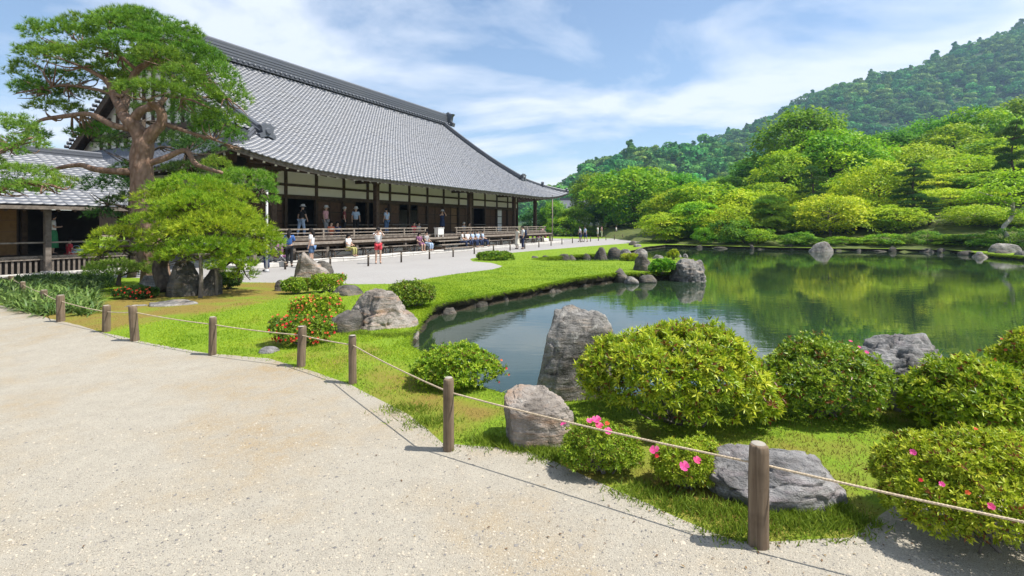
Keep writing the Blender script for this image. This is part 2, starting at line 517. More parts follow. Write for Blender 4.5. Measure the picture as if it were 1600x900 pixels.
def unit(v):
    return v / np.maximum(1e-6, np.linalg.norm(v, axis=-1, keepdims=True))
def leaves_arr(pos, axis, nrm, length, width, rnd, fold=.18):
    """one folded diamond (two triangles) per leaf"""
    n = len(pos)
    length = np.broadcast_to(np.asarray(length, float), (n,))[:, None]; width = np.broadcast_to(np.asarray(width, float), (n,))[:, None]
    axis = unit(axis); side = unit(np.cross(axis, nrm)); up = np.cross(side, axis)
    mid = pos + axis * length * .45
    v = np.stack([pos, mid + side * width * .5 + up * width * fold, pos + axis * length - up * length * .08, mid - side * width * .5 + up * width * fold], 1)
    i = np.arange(n)[:, None] * 4
    f = np.concatenate([i + np.array([[0, 1, 2]]), i + np.array([[0, 2, 3]])], 0)
    return v.reshape(-1, 3), f, np.repeat(np.clip(rnd, 0, 1), 4)
def needles_arr(pos, tip, width, rnd):
    n = len(pos)
    d = tip - pos
    s = unit(np.cross(d, R.normal(size=(n, 3)))) * (np.broadcast_to(np.asarray(width, float), (n,))[:, None] * .5)
    v = np.stack([pos - s, pos + s, tip], 1)
    f = np.arange(n * 3).reshape(-1, 3)
    return v.reshape(-1, 3), f, np.repeat(np.clip(rnd, 0, 1), 3)
def cat_arr(parts):
    V, F, C = [], [], []; o = 0
    for v, f, c in parts:
        V.append(v); F.append(f + o); C.append(c); o += len(v)
    return np.concatenate(V), np.concatenate(F), np.concatenate(C)
def rdir(n):
    return unit(R.normal(size=(n, 3)))
# ================================================================ THE SETTING: ground, pond, path, court
def jitter_poly(pts, step, amp, seed=0):
    """resample a closed outline at about `step` metres with small noise so that its edge is irregular"""
    out = []
    n = len(pts)
    for i in range(n):
        a, b = Vector(pts[i][:2]), Vector(pts[(i + 1) % n][:2])
        L = (b - a).length
        k = max(1, int(L / step)) if L < 25 else max(1, int(L / 2))
        d = (b - a)
        nn = Vector((-d.y, d.x)).normalized() if L else Vector((0, 0))
        for j in range(k):
            p = a + d * (j / k)
            w = mnoise.noise(Vector((p.x * 1.1 + seed, p.y * 1.1, .3))) + .5 * mnoise.noise(Vector((p.x * 3.1, p.y * 3.1 + seed, .3)))
            out.append(p + nn * w * amp)
    return out
def in_poly(px, py, poly):
    """even-odd test, edge by edge over the points sorted by y"""
    px = np.asarray(px, float); py = np.asarray(py, float)
    order = np.argsort(py); sx, sy = px[order], py[order]
    c = np.zeros(len(sx), dtype=np.int32)
    n = len(poly)
    for i in range(n):
        x0, y0 = poly[i][0], poly[i][1]; x1, y1 = poly[(i + 1) % n][0], poly[(i + 1) % n][1]
        if y0 == y1: continue
        lo, hi = (y0, y1) if y0 < y1 else (y1, y0)
        a_, b_ = np.searchsorted(sy, lo), np.searchsorted(sy, hi)
        if b_ > a_: c[a_:b_] += sx[a_:b_] < (x1 - x0) * (sy[a_:b_] - y0) / (y1 - y0) + x0
    out = np.zeros(len(sx), dtype=bool); out[order] = c % 2 == 1
    return out

pond_px = [G(657, 506), G(642, 530), G(642, 548), G(690, 572), G(740, 600), G(800, 618), G(880, 628), G(1000, 616),
           G(1200, 606), G(1360, 594), G(1480, 578), G(1600, 568), G(1900, 562),
           Vector((16, 8)), Vector((26, 12)), Vector((45, 14)), Vector((50, 22)), Vector((38, 28)),
           W(1600, 407), W(1545, 402), W(1480, 395), W(1380, 393), W(1290, 392), W(1230, 391), W(1150, 389), W(1085, 387),
           W(1040, 386), W(1008, 390), W(985, 397), W(940, 402.5), W(900, 404.5), W(848, 409), W(832, 412), W(850, 414.5), W(920, 415),
           W(980, 414), W(1015, 410), W(1045, 408), W(1080, 412), W(1098, 424), W(1085, 436), W(1050, 437), W(1000, 439),
           W(965, 441), W(900, 451), W(840, 463), W(770, 476), W(712, 488), W(680, 498)]
POND = jitter_poly(pond_px, .16, .09, 3)
path_px = [G(-420, 456), G(-100, 470), G(0, 480), G(60, 497), G(110, 512), G(160, 529), G(211, 541), G(330, 558), G(420, 566), G(470, 580),
           G(545, 602), G(600, 628), G(640, 648), G(690, 693), G(760, 697), G(830, 703), G(900, 735), G(960, 762), G(1050, 805), G(1150, 843), G(1235, 842), G(1325, 838), G(1365, 812), G(1410, 785), G(1470, 775),
           G(1600, 780), G(1900, 800), Vector((6, 1.5)), Vector((6, -12)), Vector((-45, -12)), Vector((-45, 10))]
PATH = jitter_poly(path_px, .12, .035, 9)
UA = math.radians(62.3)
U = Vector((math.cos(UA), math.sin(UA))); NB = Vector((math.sin(UA), -math.cos(UA)))
def hall_xy(a, y):          # a along the hall, y into the hall (0 = camera line)
    return U * a - NB * y
court_px = [hall_xy(-22, 24), G(-300, 446), G(0, 445), G(50, 437), G(140, 434), G(240, 434), G(330, 437), G(385, 442), G(440, 442), G(500, 442), G(560, 445), G(620, 445),
            G(700, 432.5), G(770, 424.5), G(786, 418), G(768, 411), G(738, 408.5), G(735, 404.5), G(770, 397.5), G(850, 390.5), G(930, 384), G(1000, 378.8),
            G(1020, 376), G(990, 372), hall_xy(62, 22), hall_xy(62, 48), hall_xy(-22, 48)]
COURT = jitter_poly(court_px, .25, .04, 5)

def build_land():
    pts, edges = [], []
    for poly in (POND, PATH, COURT):
        o = len(pts)
        pts += [Vector((p.x, p.y)) for p in poly]
        edges += [(o + i, o + (i + 1) % len(poly)) for i in range(len(poly))]
    o = len(pts)
    rect = [(-60, -14), (75, -14), (75, 130), (-60, 130)]
    pts += [Vector(p) for p in rect]
    edges += [(o + i, o + (i + 1) % 4) for i in range(4)]
    g = []
    for x in np.arange(-16, 8, .45):
        for y in np.arange(2, 22, .45):
            g.append((x + R.uniform(-.1, .1), y + R.uniform(-.1, .1)))
    for x in np.arange(-8, 12, 1.2):
        for y in np.arange(22, 50, 1.2):
            g.append((x + R.uniform(-.1, .1), y + R.uniform(-.1, .1)))
    pts += [Vector(p) for p in g]
    v, e, f, *_ = delaunay_2d_cdt(pts, edges, [], 0, 1e-5)
    V = np.array([(p.x, p.y) for p in v]); F = np.array([t for t in f if len(t) == 3])
    c = V[F].mean(1)
    ipond, ipath, icourt = in_poly(c[:, 0], c[:, 1], POND), in_poly(c[:, 0], c[:, 1], PATH), in_poly(c[:, 0], c[:, 1], COURT)
    reg = np.where(ipond, 3, np.where(ipath, 1, np.where(icourt, 2, 0)))
    for k, name, mat in ((0, 'lawn', 'lawn'), (1, 'gravel_path', 'path_gravel'), (2, 'gravel_court', 'court_gravel')):
        ff = F[reg == k]
        used = np.unique(ff); mp = -np.ones(len(V), int); mp[used] = np.arange(len(used))
        vv = np.array([(V[i, 0], V[i, 1], H(V[i, 0], V[i, 1])) for i in used])
        # make all faces point up
        t = vv[mp[ff]]
        cr = np.cross(t[:, 1, :2] - t[:, 0, :2], t[:, 2, :2] - t[:, 0, :2])
        ff = np.where((cr < 0)[:, None], ff[:, ::-1], ff)
        obj(name, mesh_np(name, vv, mp[ff], mat, smooth_shade=True, extra={'moss': [moss(p[0], p[1]) for p in vv]}), kind='structure')
MOSS = [(G(150, 505), .9, 1.3), (G(330, 462), 1.0, 1.9), (G(230, 492), .85, 1.3), (G(420, 450), .6, 1.2), (G(1360, 730), 1.0, .42), (G(1290, 715), .6, .3),
        (G(640, 640), .6, .4), (G(1450, 640), .6, .4), (G(700, 660), .5, .3), (G(850, 705), .6, .3),
        (G(600, 600), .6, .5), (G(560, 565), .45, .5), (G(740, 640), .5, .3), (G(980, 745), .6, .3), (G(1330, 805), .7, .25), (G(1120, 800), .5, .2), (G(420, 545), .4, .7), (G(1000, 690), .5, .4),
        (G(1190, 822), .55, .22), (G(1060, 775), .55, .2), (G(905, 722), .5, .2)]
def moss_v(x, y):
    m = np.zeros(len(x))
    for c, a, s in MOSS: m += a * np.exp(-((x - c.x) ** 2 + (y - c.y) ** 2) / (2 * s * s))
    m = m + .16 * (y < 9) * (x > -4)
    return np.minimum(1, m)
def H_v(x, y):
    m = np.zeros(len(x))
    for c, a, s in BUMPS: m += a * np.exp(-((x - c.x) ** 2 + (y - c.y) ** 2) / (2 * s * s))
    return m
def moss(x, y):
    return min(1, (.16 if y < 9 and x > -4 else 0) + sum(a * math.exp(-((x - c.x) ** 2 + (y - c.y) ** 2) / (2 * s * s)) for c, a, s in MOSS))
build_land()

# base sheet to the horizon (also the bed under the pond)
obj('ground', mesh_py('ground', [(-4000, -4000, -1.1), (4000, -4000, -1.1), (4000, 4000, -1.1), (-4000, 4000, -1.1)], [(0, 1, 2, 3)], 'earth'), kind='structure')
# water
_wx = [p.x for p in POND]; _wy = [p.y for p in POND]
obj('pond_water', mesh_py('pond_water', [(min(_wx) - .4, min(_wy) - .4, WATER_Z), (max(_wx) + 1, min(_wy) - .4, WATER_Z), (max(_wx) + 1, max(_wy) + 1, WATER_Z), (min(_wx) - .4, max(_wy) + 1, WATER_Z)], [(0, 1, 2, 3)], 'pond_water'), kind='structure')
# bank: uneven earth face from the lawn's edge down below the water
def build_bank():
    n = len(POND); V = []; F = []
    cx = np.array([(p.x, p.y) for p in POND])
    nx = np.roll(cx, -1, 0) - np.roll(cx, 1, 0); nn = np.stack([-nx[:, 1], nx[:, 0]], 1); nn /= np.linalg.norm(nn, axis=1)[:, None]
    area = .5 * np.sum(cx[:, 0] * np.roll(cx[:, 1], -1) - np.roll(cx[:, 0], -1) * cx[:, 1])
    if area < 0: nn = -nn              # inward (towards the water)
    levels = [(0.0, 0.004), (.015, -.03), (-.05, -.07), (-.10, -.14), (-.04, -.22), (.06, -.34), (.25, -.75)]
    for k, (off, z) in enumerate(levels):
        for i in range(n):
            j = (.11 * mnoise.noise(Vector((cx[i, 0] * 3.5, cx[i, 1] * 3.5, k * .9))) + .05 * mnoise.noise(Vector((cx[i, 0] * 11, cx[i, 1] * 11, k * 2)))) * (.35 if k == 1 else 1) if k else 0
            p = cx[i] + nn[i] * (off + j)
            V.append((p[0], p[1], z + (H(cx[i, 0], cx[i, 1]) if k < 2 else 0)))
    for k in range(len(levels) - 1):
        for i in range(n):
            j = (i + 1) % n
            F.append((k * n + i, k * n + j, (k + 1) * n + j, (k + 1) * n + i))
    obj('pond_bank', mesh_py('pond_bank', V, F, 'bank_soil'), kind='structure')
build_bank()

# hillside beyond the pond
SH_X = [-60, 4, 12, 14, 16.3, 20, 24.5, 29, 32, 34.5, 40, 60, 140]
SH_Y = [96, 90, 80, 52, 46.6, 44, 41.2, 40, 38.2, 34.5, 30, 26, 26]
def hill_z(x, y):
    s = y - np.interp(x, SH_X, SH_Y)
    s = np.maximum(s, -3)
    k = np.clip((x - 8) / 55, 0, 1); k = k * k * (3 - 2 * k)
    near = np.clip((s + .9) / .9, 0, 1)
    return np.where(s < -.9, -.8, -.2 + .35 * near + np.maximum(s - 1, 0) * (.03 + .20 * k) * np.clip((160 - s) / 160, 0, 1))
def build_hill():
    xs = np.concatenate([np.arange(-20, 70, 2.0), np.arange(70, 240, 6.0)]); ys = np.concatenate([np.arange(24, 80, 1.5), np.arange(80, 260, 6.0)])
    X, Y = np.meshgrid(xs, ys, indexing='ij')
    Z = hill_z(X, Y) + .12 * np.sin(X * .7 + 2) * np.sin(Y * .53) * (Y - np.interp(X, SH_X, SH_Y) > 3)
    V = np.stack([X, Y, Z], -1).reshape(-1, 3); ny = len(ys)
    i, j = np.meshgrid(np.arange(len(xs) - 1), np.arange(ny - 1), indexing='ij')
    a = (i * ny + j).ravel(); F = np.stack([a, a + ny, a + ny + 1, a + 1], 1)
    obj('hillside', mesh_np('hillside', V, F, 'far_moss', smooth_shade=True), kind='structure')
build_hill()
def hz(x, y): return max(0.0, float(hill_z(np.array(x), np.array(y))))

# ---------------------------------------------------------------- mountain and its forest
BX = [300, 840, 1050, 1100, 1200, 1290, 1330, 1380, 1430, 1500, 1560, 1600, 1700, 1900, 2500, 3400]
BY = [349, 346, 252, 222, 184, 138, 127, 116, 108, 76, 56, 44, 20, 5, 70, 200]
FX = [300, 800, 840, 870, 900, 940, 970, 1010, 1060, 1100, 1150, 1250, 1400, 1700, 2500, 3400]
FY = [349, 330, 305, 292, 272, 246, 230, 223, 222, 226, 236, 255, 266, 258, 280, 330]
def mount_z(px, D):
    zb = (350 - np.interp(px, BX, BY)) * 650 / 800
    zf = (350 - np.interp(px, FX, FY)) * 400 / 800
    wob = 1 + .05 * np.sin(px * .031 + D * .013) + .04 * np.sin(px * .011 - D * .027)
    b = zb * np.exp(-((D - 650) / 190.) ** 2)
    f = zf * np.exp(-((D - 400) / 95.) ** 2)
    k = 10.0
    return (np.logaddexp(b / k, f / k) * k - k * math.log(2)) * (1 + (wob - 1) * np.clip((600 - D) / 150, 0, 1))
def build_mountain():
    pxs = np.arange(300, 3400, 20.0); Ds = np.arange(200, 1000, 14.0)
    A, D = np.meshgrid(pxs, Ds, indexing='ij')
    Z = mount_z(A, D) - 1
    V = np.stack([(A - 800) * D / 800, D, Z], -1).reshape(-1, 3); ny = len(Ds)
    i, j = np.meshgrid(np.arange(len(pxs) - 1), np.arange(ny - 1), indexing='ij')
    a = (i * ny + j).ravel(); F = np.stack([a, a + ny, a + ny + 1, a + 1], 1)
    obj('mountain', mesh_np('mountain', V, F, 'forest_floor', smooth_shade=True), kind='structure')
    # crowns: three lumpy leaf-clump meshes, instanced over the slope as one wood
    srcs = []
    for s in range(6):
        pos, ax, nr, rn = [], [], [], []
        nl = 8 + s * 2
        for q in range(nl):
            c = R.normal(size=3) * np.array([.36, .36, .24]); c[2] = abs(c[2]) * (1.9 if s == 3 else 1) + .10
            r = R.uniform(.22, .56)
            if s == 4: c[:2] *= 1.5
            if s == 5: c = np.array([R.normal() * .12, R.normal() * .12, q / nl * 1.7]); r = .5 * (1.08 - q / nl)
            d = rdir(95); d[:, 2] = np.where(d[:, 2] < -.6, -d[:, 2], d[:, 2])
            pos.append(c + d * r * R.uniform(.85, 1.08, (95, 1)) * np.array([1, 1, .75])); nr.append(d + R.normal(size=(95, 3)) * .35)
            rn.append(np.clip(R.uniform(.1, .8) + R.normal(size=95) * .16, 0, 1))
        pos = np.concatenate(pos); nr = unit(np.concatenate(nr)); rn = np.concatenate(rn)
        ax = unit(np.cross(nr, rdir(len(pos))))
        v, f, c = leaves_arr(pos - ax * .09, ax, nr, .21, .17, rn, .05)
        srcs.append(bpy.data.objects.new('tree_clump', mesh_np('tree_clump', v, f, 'leaf_mountain', rnd=c)))
    pts, sc = [], []
    for D0, D1, st in ((250, 470, 6.5), (470, 690, 9.0)):
        D_ = D0
        while D_ < D1:
            stepx = st * 800 / D_
            for a in np.arange(780, 1790, stepx):
                px = a + R.uniform(-.45, .45) * stepx; d = D_ + R.uniform(-.45, .45) * st
                z = float(mount_z(np.array(px), np.array(d)))
                if z < 6: continue
                pts.append(((px - 800) * d / 800, d, z - 3.0)); sc.append(4.6 + 7.0 * R.random() ** 2)
            D_ += st
    pts = np.array(pts)
    me = bpy.data.meshes.new('forest'); me.vertices.add(len(pts)); me.vertices.foreach_set('co', pts.astype(np.float32).ravel())
    for nm, vals in (('sc', sc), ('rz', R.uniform(0, 6.28, len(pts))), ('pick', R.integers(0, 6, len(pts)).astype(float))):
        at = me.attributes.new(nm, 'FLOAT', 'POINT'); at.data.foreach_set('value', np.asarray(vals, dtype=np.float32))
    o = obj('forest', me, kind='stuff')
    tag(o, 'dense dark green wood covering the mountain slope', 'forest')
    ng = bpy.data.node_groups.new('forest_scatter', 'GeometryNodeTree')
    ng.interface.new_socket('Geometry', in_out='INPUT', socket_type='NodeSocketGeometry')
    ng.interface.new_socket('Geometry', in_out='OUTPUT', socket_type='NodeSocketGeometry')
    N, L = ng.nodes, ng.links
    gi, go = N.new('NodeGroupInput'), N.new('NodeGroupOutput')
    jn = N.new('GeometryNodeJoinGeometry')
    def attr(nm):
        x = N.new('GeometryNodeInputNamedAttribute'); x.data_type = 'FLOAT'; x.inputs['Name'].default_value = nm
        return x.outputs['Attribute']
    cmb = N.new('ShaderNodeCombineXYZ'); L.new(attr('rz'), cmb.inputs['Z'])
    m2p = N.new('GeometryNodeMeshToPoints'); L.new(gi.outputs[0], m2p.inputs['Mesh'])
    for s, so in enumerate(srcs):
        oi = N.new('GeometryNodeObjectInfo'); oi.inputs['Object'].default_value = so; oi.inputs['As Instance'].default_value = True
        cp = N.new('FunctionNodeCompare'); cp.data_type = 'FLOAT'; cp.operation = 'EQUAL'; cp.inputs['Epsilon'].default_value = .1
        L.new(attr('pick'), cp.inputs[0]); cp.inputs[1].default_value = float(s)
        ip = N.new('GeometryNodeInstanceOnPoints')
        L.new(m2p.outputs[0], ip.inputs['Points']); L.new(cp.outputs[0], ip.inputs['Selection']); L.new(oi.outputs['Geometry'], ip.inputs['Instance'])
        L.new(cmb.outputs[0], ip.inputs['Rotation']); L.new(attr('sc'), ip.inputs['Scale'])
        L.new(ip.outputs[0], jn.inputs[0])
    L.new(jn.outputs[0], go.inputs[0])
    md = o.modifiers.new('scatter', 'NODES'); md.node_group = ng
build_mountain()
# ================================================================ THE TEMPLE HALL
A0, A1, AG0, AG1 = 13.0, 50.3, 17.1, 46.2       # side eaves and gables along the hall
YE, YR, YB = 19.8, 33.0, 46.2                   # front eave, ridge, back eave
HA, HY = 31.6, 19.6                             # origin of the hall's own axes
_o = hall_xy(HA, HY)
hall = thing('temple_hall', 'long wooden temple hall with a huge grey tiled roof and open veranda', 'temple', (_o.x, _o.y, 0), UA)
def L3(a, y, z): return Vector((a - HA, y - HY, z))
def hall_world(a, y, z):
    p = hall_xy(a, y); return Vector((p.x, p.y, z))
def hall_at(px, y):
    """point on the hall's line y seen at photo column px -> a"""
    xr = (px - 800) / FPX
    d = y / (math.cos(UA) - math.sin(UA) * xr)
    return d * (math.cos(UA) * xr + math.sin(UA))
def roof_z(s):
    t = np.clip(np.asarray(s, float) / 13.2, -.1, 1.05)
    return 4.45 + 8.45 * (.78 * t + .22 * t * np.abs(t))
def lift(c, c0, c1, s):
    d0 = np.clip(1 - (np.asarray(c, float) - c0) / 8.0, 0, 1.2); d1 = np.clip(1 - (c1 - np.asarray(c, float)) / 8.0, 0, 1.2)
    return .75 * (d0 ** 2.4 + d1 ** 2.4) * np.clip(1 - np.asarray(s, float) / 6.5, 0, 1)
def S_front(c, s): return np.stack([c - HA, YE + s - HY, roof_z(s) + lift(c, A0, A1, s)], -1)
def S_left(c, s): return np.stack([A0 + s - HA, c - HY, roof_z(s) + lift(c, YE, YB, s)], -1)
def S_right(c, s): return np.stack([A1 - s - HA, c - HY, roof_z(s) + lift(c, YE, YB, s)], -1)
def S_back(c, s): return np.stack([c - HA, YB - s - HY, roof_z(s) + lift(c, A0, A1, s)], -1)
def rows(smax, pitch):
    s = np.linspace(-.12, smax, 600); z = roof_z(s); ar = np.concatenate([[0], np.cumsum(np.hypot(np.diff(s), np.diff(z)))])
    n = int(ar[-1] / pitch); return np.interp(np.arange(n + 1) * ar[-1] / n, ar, s)
def tile_field(name, S, c0, c1, smax, keep, parent, cp=.30, rp=.30, flip=False, mat='roof_tile', hump=.055, lipz=.028):
    sv = rows(smax, rp); nc = int((c1 - c0) / cp); cw = (c1 - c0) / nc
    i, j = np.meshgrid(np.arange(nc), np.arange(len(sv) - 1), indexing='ij'); i = i.ravel(); j = j.ravel()
    cm = c0 + (i + .5) * cw; sm = (sv[j] + sv[j + 1]) / 2
    k = keep(cm, sm); i, j = i[k], j[k]
    u = np.array([0, .22, .5, .68, .84, 1.0]); hh = np.array([.35, .05, 0, .45, 1.0, .35]) * hump
    V = []
    jit = R.normal(size=(len(i), 1)) * .006
    for (sj, off) in ((sv[j], -lipz * .6), (sv[j], lipz), (sv[j + 1], .004)):
        c = c0 + (i[:, None] + u[None, :]) * cw; s = np.broadcast_to(sj[:, None], c.shape)
        p = S(c, s); q = S(c, s + .05)
        t = unit(q - p); e = unit(S(c + .05, s) - p); nrm = np.cross(e, t); nrm *= np.sign(nrm[..., 2:3])
        V.append(p + nrm * (hh[None, :, None] + off + jit[:, :, None]))
    V = np.stack(V, 1)                                    # n,3,6,3
    n = len(i); base = (np.arange(n) * 18)[:, None, None]
    r_, k_ = np.meshgrid(np.arange(2), np.arange(5), indexing='ij')
    q = np.stack([r_ * 6 + k_, r_ * 6 + k_ + 1, (r_ + 1) * 6 + k_ + 1, (r_ + 1) * 6 + k_], -1).reshape(1, 10, 4)
    F = (base + q).reshape(-1, 4)
    if flip: F = F[:, ::-1]
    rn = np.repeat(np.clip(R.beta(2, 2.2, n) + .18 * (R.random(n) > .93), 0, 1), 18)
    me = mesh_np(name, V.reshape(-1, 3), F, mat, rnd=rn)
    return obj(name, me, parent, kind='stuff')
roof = obj('roof', None, hall)
roof_deck = []
SH = AG0 - A0
def keep_front(c, s): return (c > A0 + np.minimum(s, SH) - .05 - .7 * (s > SH)) & (c < A1 - np.minimum(s, SH) + .05 + .7 * (s > SH))
def keep_side(c, s): return (c > YE + s - .1) & (c < YB - s + .1)
tile_field('tile_field', S_front, A0, A1, 13.1, keep_front, roof)
tile_field('tile_field', S_left, YE, YB, SH + .3, keep_side, roof)
tile_field('tile_field', S_right, YE, YB, SH + .3, keep_side, roof)
tile_field('tile_field', S_back, A0, A1, 13.1, keep_front, roof, cp=.9, rp=.9)
# boarding under the tiles
def deck_mesh():
    V, F = [], []
    def patch(S, c0f, c1f, s0, s1, ns, ncs, dz=-.17):
        o = len(V)
        for a in range(ns + 1):
            s = s0 + (s1 - s0) * a / ns
            for b in range(ncs + 1):
                c = c0f(s) + (c1f(s) - c0f(s)) * b / ncs
                p = S(np.array(c), np.array(s)); V.append((p[0], p[1], p[2] + dz))
        for a in range(ns):
            for b in range(ncs):
                q = o + a * (ncs + 1) + b; F.append((q, q + 1, q + ncs + 2, q + ncs + 1))
    for S in (S_front, S_back):
        patch(S, lambda s: A0 + s, lambda s: A1 - s, 0, SH, 12, 90)
        patch(S, lambda s: AG0 - .6, lambda s: AG1 + .6, SH, 13.15, 10, 4)
    for S in (S_left, S_right):
        patch(S, lambda s: YE + s, lambda s: YB - s, 0, SH, 12, 60)
    return mesh_py('roof_boarding', V, F, 'old_timber')
obj('roof_boarding', deck_mesh(), roof)
def sweep(pts, w, h, z0):
    """rectangular section swept along points (vertical sides)"""
    V, F = [], []
    n = len(pts)
    for i, p in enumerate(pts):
        d = (pts[min(i + 1, n - 1)] - pts[max(0, i - 1)]); d.z = 0; d.normalize(); s = Vector((-d.y, d.x, 0)) * w / 2
        for q in (p - s + Vector((0, 0, z0)), p + s + Vector((0, 0, z0)), p + s + Vector((0, 0, z0 + h)), p - s + Vector((0, 0, z0 + h))): V.append(q)
    for i in range(n - 1):
        for k in range(4):
            j = (k + 1) % 4; F.append((i * 4 + k, i * 4 + j, i * 4 + 4 + j, i * 4 + 4 + k))
    F.append((3, 2, 1, 0)); F.append(tuple((n - 1) * 4 + k for k in range(4)))
    return V, F
def ridge_bar(name, pts, scale, parent, course=3):
    parts = []
    z = -.05
    for k in range(course):
        parts.append(sweep(pts, (.60 - .05 * k) * scale, .11 * scale, z)); z += .112 * scale
        parts.append(sweep(pts, (.46 - .05 * k) * scale, .04 * scale, z)); z += .042 * scale
    parts.append(tube_arr([p + Vector((0, 0, z + .08 * scale)) for p in pts], [.15 * scale] * len(pts), 8))
    me = join_py(name, parts, 'roof_tile', False)
    return obj(name, me, parent)
def front_pts(a, s0, s1, n=14):
    return [Vector(S_front(np.array(a), np.array(s0 + (s1 - s0) * i / n))) for i in range(n + 1)]
zr_top = float(roof_z(13.2))
ridge_bar('main_ridge', [L3(a, YR, zr_top) for a in np.linspace(AG0 - .9, AG1 + .9, 20)], 1.3, roof, 5)
# round end tiles along the foot of the main ridge
rt = lathe([(.0, 0), (.10, 0), (.10, .14), (.0, .14)], 'roof_tile', 8, 'round_tile', True)
for a in np.arange(AG0 - .6, AG1 + .7, .42):
    obj('ridge_tile', rt, roof, L3(a, YR - .56, zr_top + .02), (math.radians(90), 0, 0))
for a in (AG0, AG1):
    ridge_bar('descending_ridge', front_pts(a, 13.0, 3.4), .8, roof)
    ridge_bar('descending_ridge', [Vector(S_back(np.array(a), np.array(s))) for s in np.linspace(13, 3.4, 8)], .8, roof)
for S, a0, sg in ((S_front, A0, 1), (S_front, A1, -1), (S_back, A0, 1), (S_back, A1, -1)):
    ridge_bar('corner_ridge', [Vector(S(np.array(a0 + sg * s), np.array(s))) for s in np.linspace(SH - .3, -.05, 10)], .6, roof, 2)
def ornament_me(sc):
    """end tile: shouldered shield with horns and a round boss"""
    out = [(-.55, -.1), (-.62, .15), (-.40, .30), (-.46, .62), (-.62, .78), (-.34, .80), (-.2, .95), (0, .86), (.2, .95), (.34, .80), (.62, .78), (.46, .62), (.40, .30), (.62, .15), (.55, -.1), (.25, .02), (0, .08), (-.25, .02)]
    V = [Vector((x * sc, d * sc, z * sc)) for d in (-.14, .14) for x, z in out]
    n = len(out)
    F = [tuple(range(n)), tuple(range(2 * n - 1, n - 1, -1))] + [(i, n + i, n + (i + 1) % n, (i + 1) % n) for i in range(n)]
    boss = tube_arr([Vector((0, -.14 * sc, .42 * sc)), Vector((0, -.24 * sc, .42 * sc))], [.24 * sc, .17 * sc], 12)
    return join_py('ridge_end_ornament', [(V, F), boss], 'roof_tile', False)
for a, rz in ((AG0 - 1.0, -math.pi / 2), (AG1 + 1.0, math.pi / 2)):
    obj('ridge_end_ornament', ornament_me(1.6), roof, L3(a, YR, zr_top - .1), (0, 0, rz))
for a in (AG0, AG1):
    p = S_front(np.array(a), np.array(3.25)); obj('ridge_end_ornament', ornament_me(.75), roof, Vector(p) + Vector((0, -.12, 0)))
for a, sg in ((A0, 1), (A1, -1)):
    p = S_front(np.array(a + sg * .1), np.array(.1)); obj('ridge_end_ornament', ornament_me(.42), roof, Vector(p) + Vector((0, 0, .05)), (0, 0, -sg * math.radians(45)))
    p = S_front(np.array(a + sg * 2.0), np.array(2.0)); obj('ridge_end_ornament', ornament_me(.5), roof, Vector(p) + Vector((0, 0, .05)), (0, 0, -sg * math.radians(45)))
# gables
for ag, sg in ((AG0, -1), (AG1, 1)):
    ys = np.linspace(YE + SH, YB - SH, 25)
    prof = [float(roof_z(13.2 - abs(y - YR))) for y in ys]
    V = [L3(ag, y, z - .15) for y, z in zip(ys, prof)] + [L3(ag, ys[-1], prof[-1] - 1), L3(ag, ys[0], prof[0] - 1)]
    obj('gable_wall', mesh_py('gable_wall', V, [tuple(range(len(V)))], 'plaster'), roof)
    for side in (0, 1):
        yy = np.linspace(YR, YE + SH + .5 if side == 0 else YB - SH - .5, 14)
        pts = [L3(ag + sg * .72, y, float(roof_z(13.2 - abs(y - YR))) - .1) for y in yy]
        parts = [sweep(pts, .12, -.55, 0)]
        obj('bargeboard', join_py('bargeboard', parts, 'old_timber', False), roof)
        for p in catmull(pts, 2)[1:]:
            obj('verge_tile', rt, roof, p + Vector((sg * .06, 0, .12)), (0, sg * math.radians(90), 0), (1.15, 1.15, 1.6))
    for y in np.arange(YR - 6, YR + 6.1, 1.0):
        h = float(roof_z(13.2 - abs(y - YR))) - float(roof_z(SH)) - .5
        if h > .4: obj('gable_strut', box_me(.12, .14, h, 'old_timber'), roof, L3(ag + sg * .10, y, float(roof_z(SH)) - .1))
    obj('gable_beam', box_me(.2, 14, .35, 'old_timber'), roof, L3(ag + sg * .14, YR, float(roof_z(SH)) + .6))
# eaves: fascia, soffit, rafters with pale ends
eaves = obj('eaves', None, hall)
for S, c0, c1 in ((S_front, A0, A1), (S_left, YE, YB), (S_right, YE, YB)):
    pts = [Vector(S(np.array(c), np.array(.06))) for c in np.linspace(c0, c1, 40)]
    obj('fascia', join_py('fascia', [sweep(pts, .10, .16, -.26), sweep([p + Vector((0, 0, 0)) for p in pts], .18, .07, -.10)], 'grey_timber', False), eaves)
def rafter_me():
    bm = bmesh.new()
    def bx(x0, x1, y0, y1, z0, z1, mi):
        vs = [bm.verts.new((x, y, z)) for x in (x0, x1) for y in (y0, y1) for z in (z0, z1)]
        for f in ((0, 1, 3, 2), (4, 6, 7, 5), (0, 4, 5, 1), (2, 3, 7, 6), (0, 2, 6, 4), (1, 5, 7, 3)):
            bm.faces.new([vs[k] for k in f]).material_index = mi
    bx(-.06, .06, 0, 3.4, -.14, 0, 0)
    bx(-.058, .058, -.03, -.001, -.135, -.005, 1)
    me = bpy.data.meshes.new('rafter'); bm.to_mesh(me); bm.free()
    me.materials.append(M['old_timber']); me.materials.append(M['white_paint'])
    return me
raf = rafter_me()
tilt = math.atan2(float(roof_z(3.4) - roof_z(.2)) * .55, 3.3)
for a in np.arange(A0 + .7, A1 - .5, .60):
    p = S_front(np.array(a), np.array(.35)); obj('rafter', raf, eaves, Vector(p) + Vector((0, 0, -.27)), (tilt * .8, 0, 0), (1, min(1, .2 * min(a - A0, A1 - a)), 1))
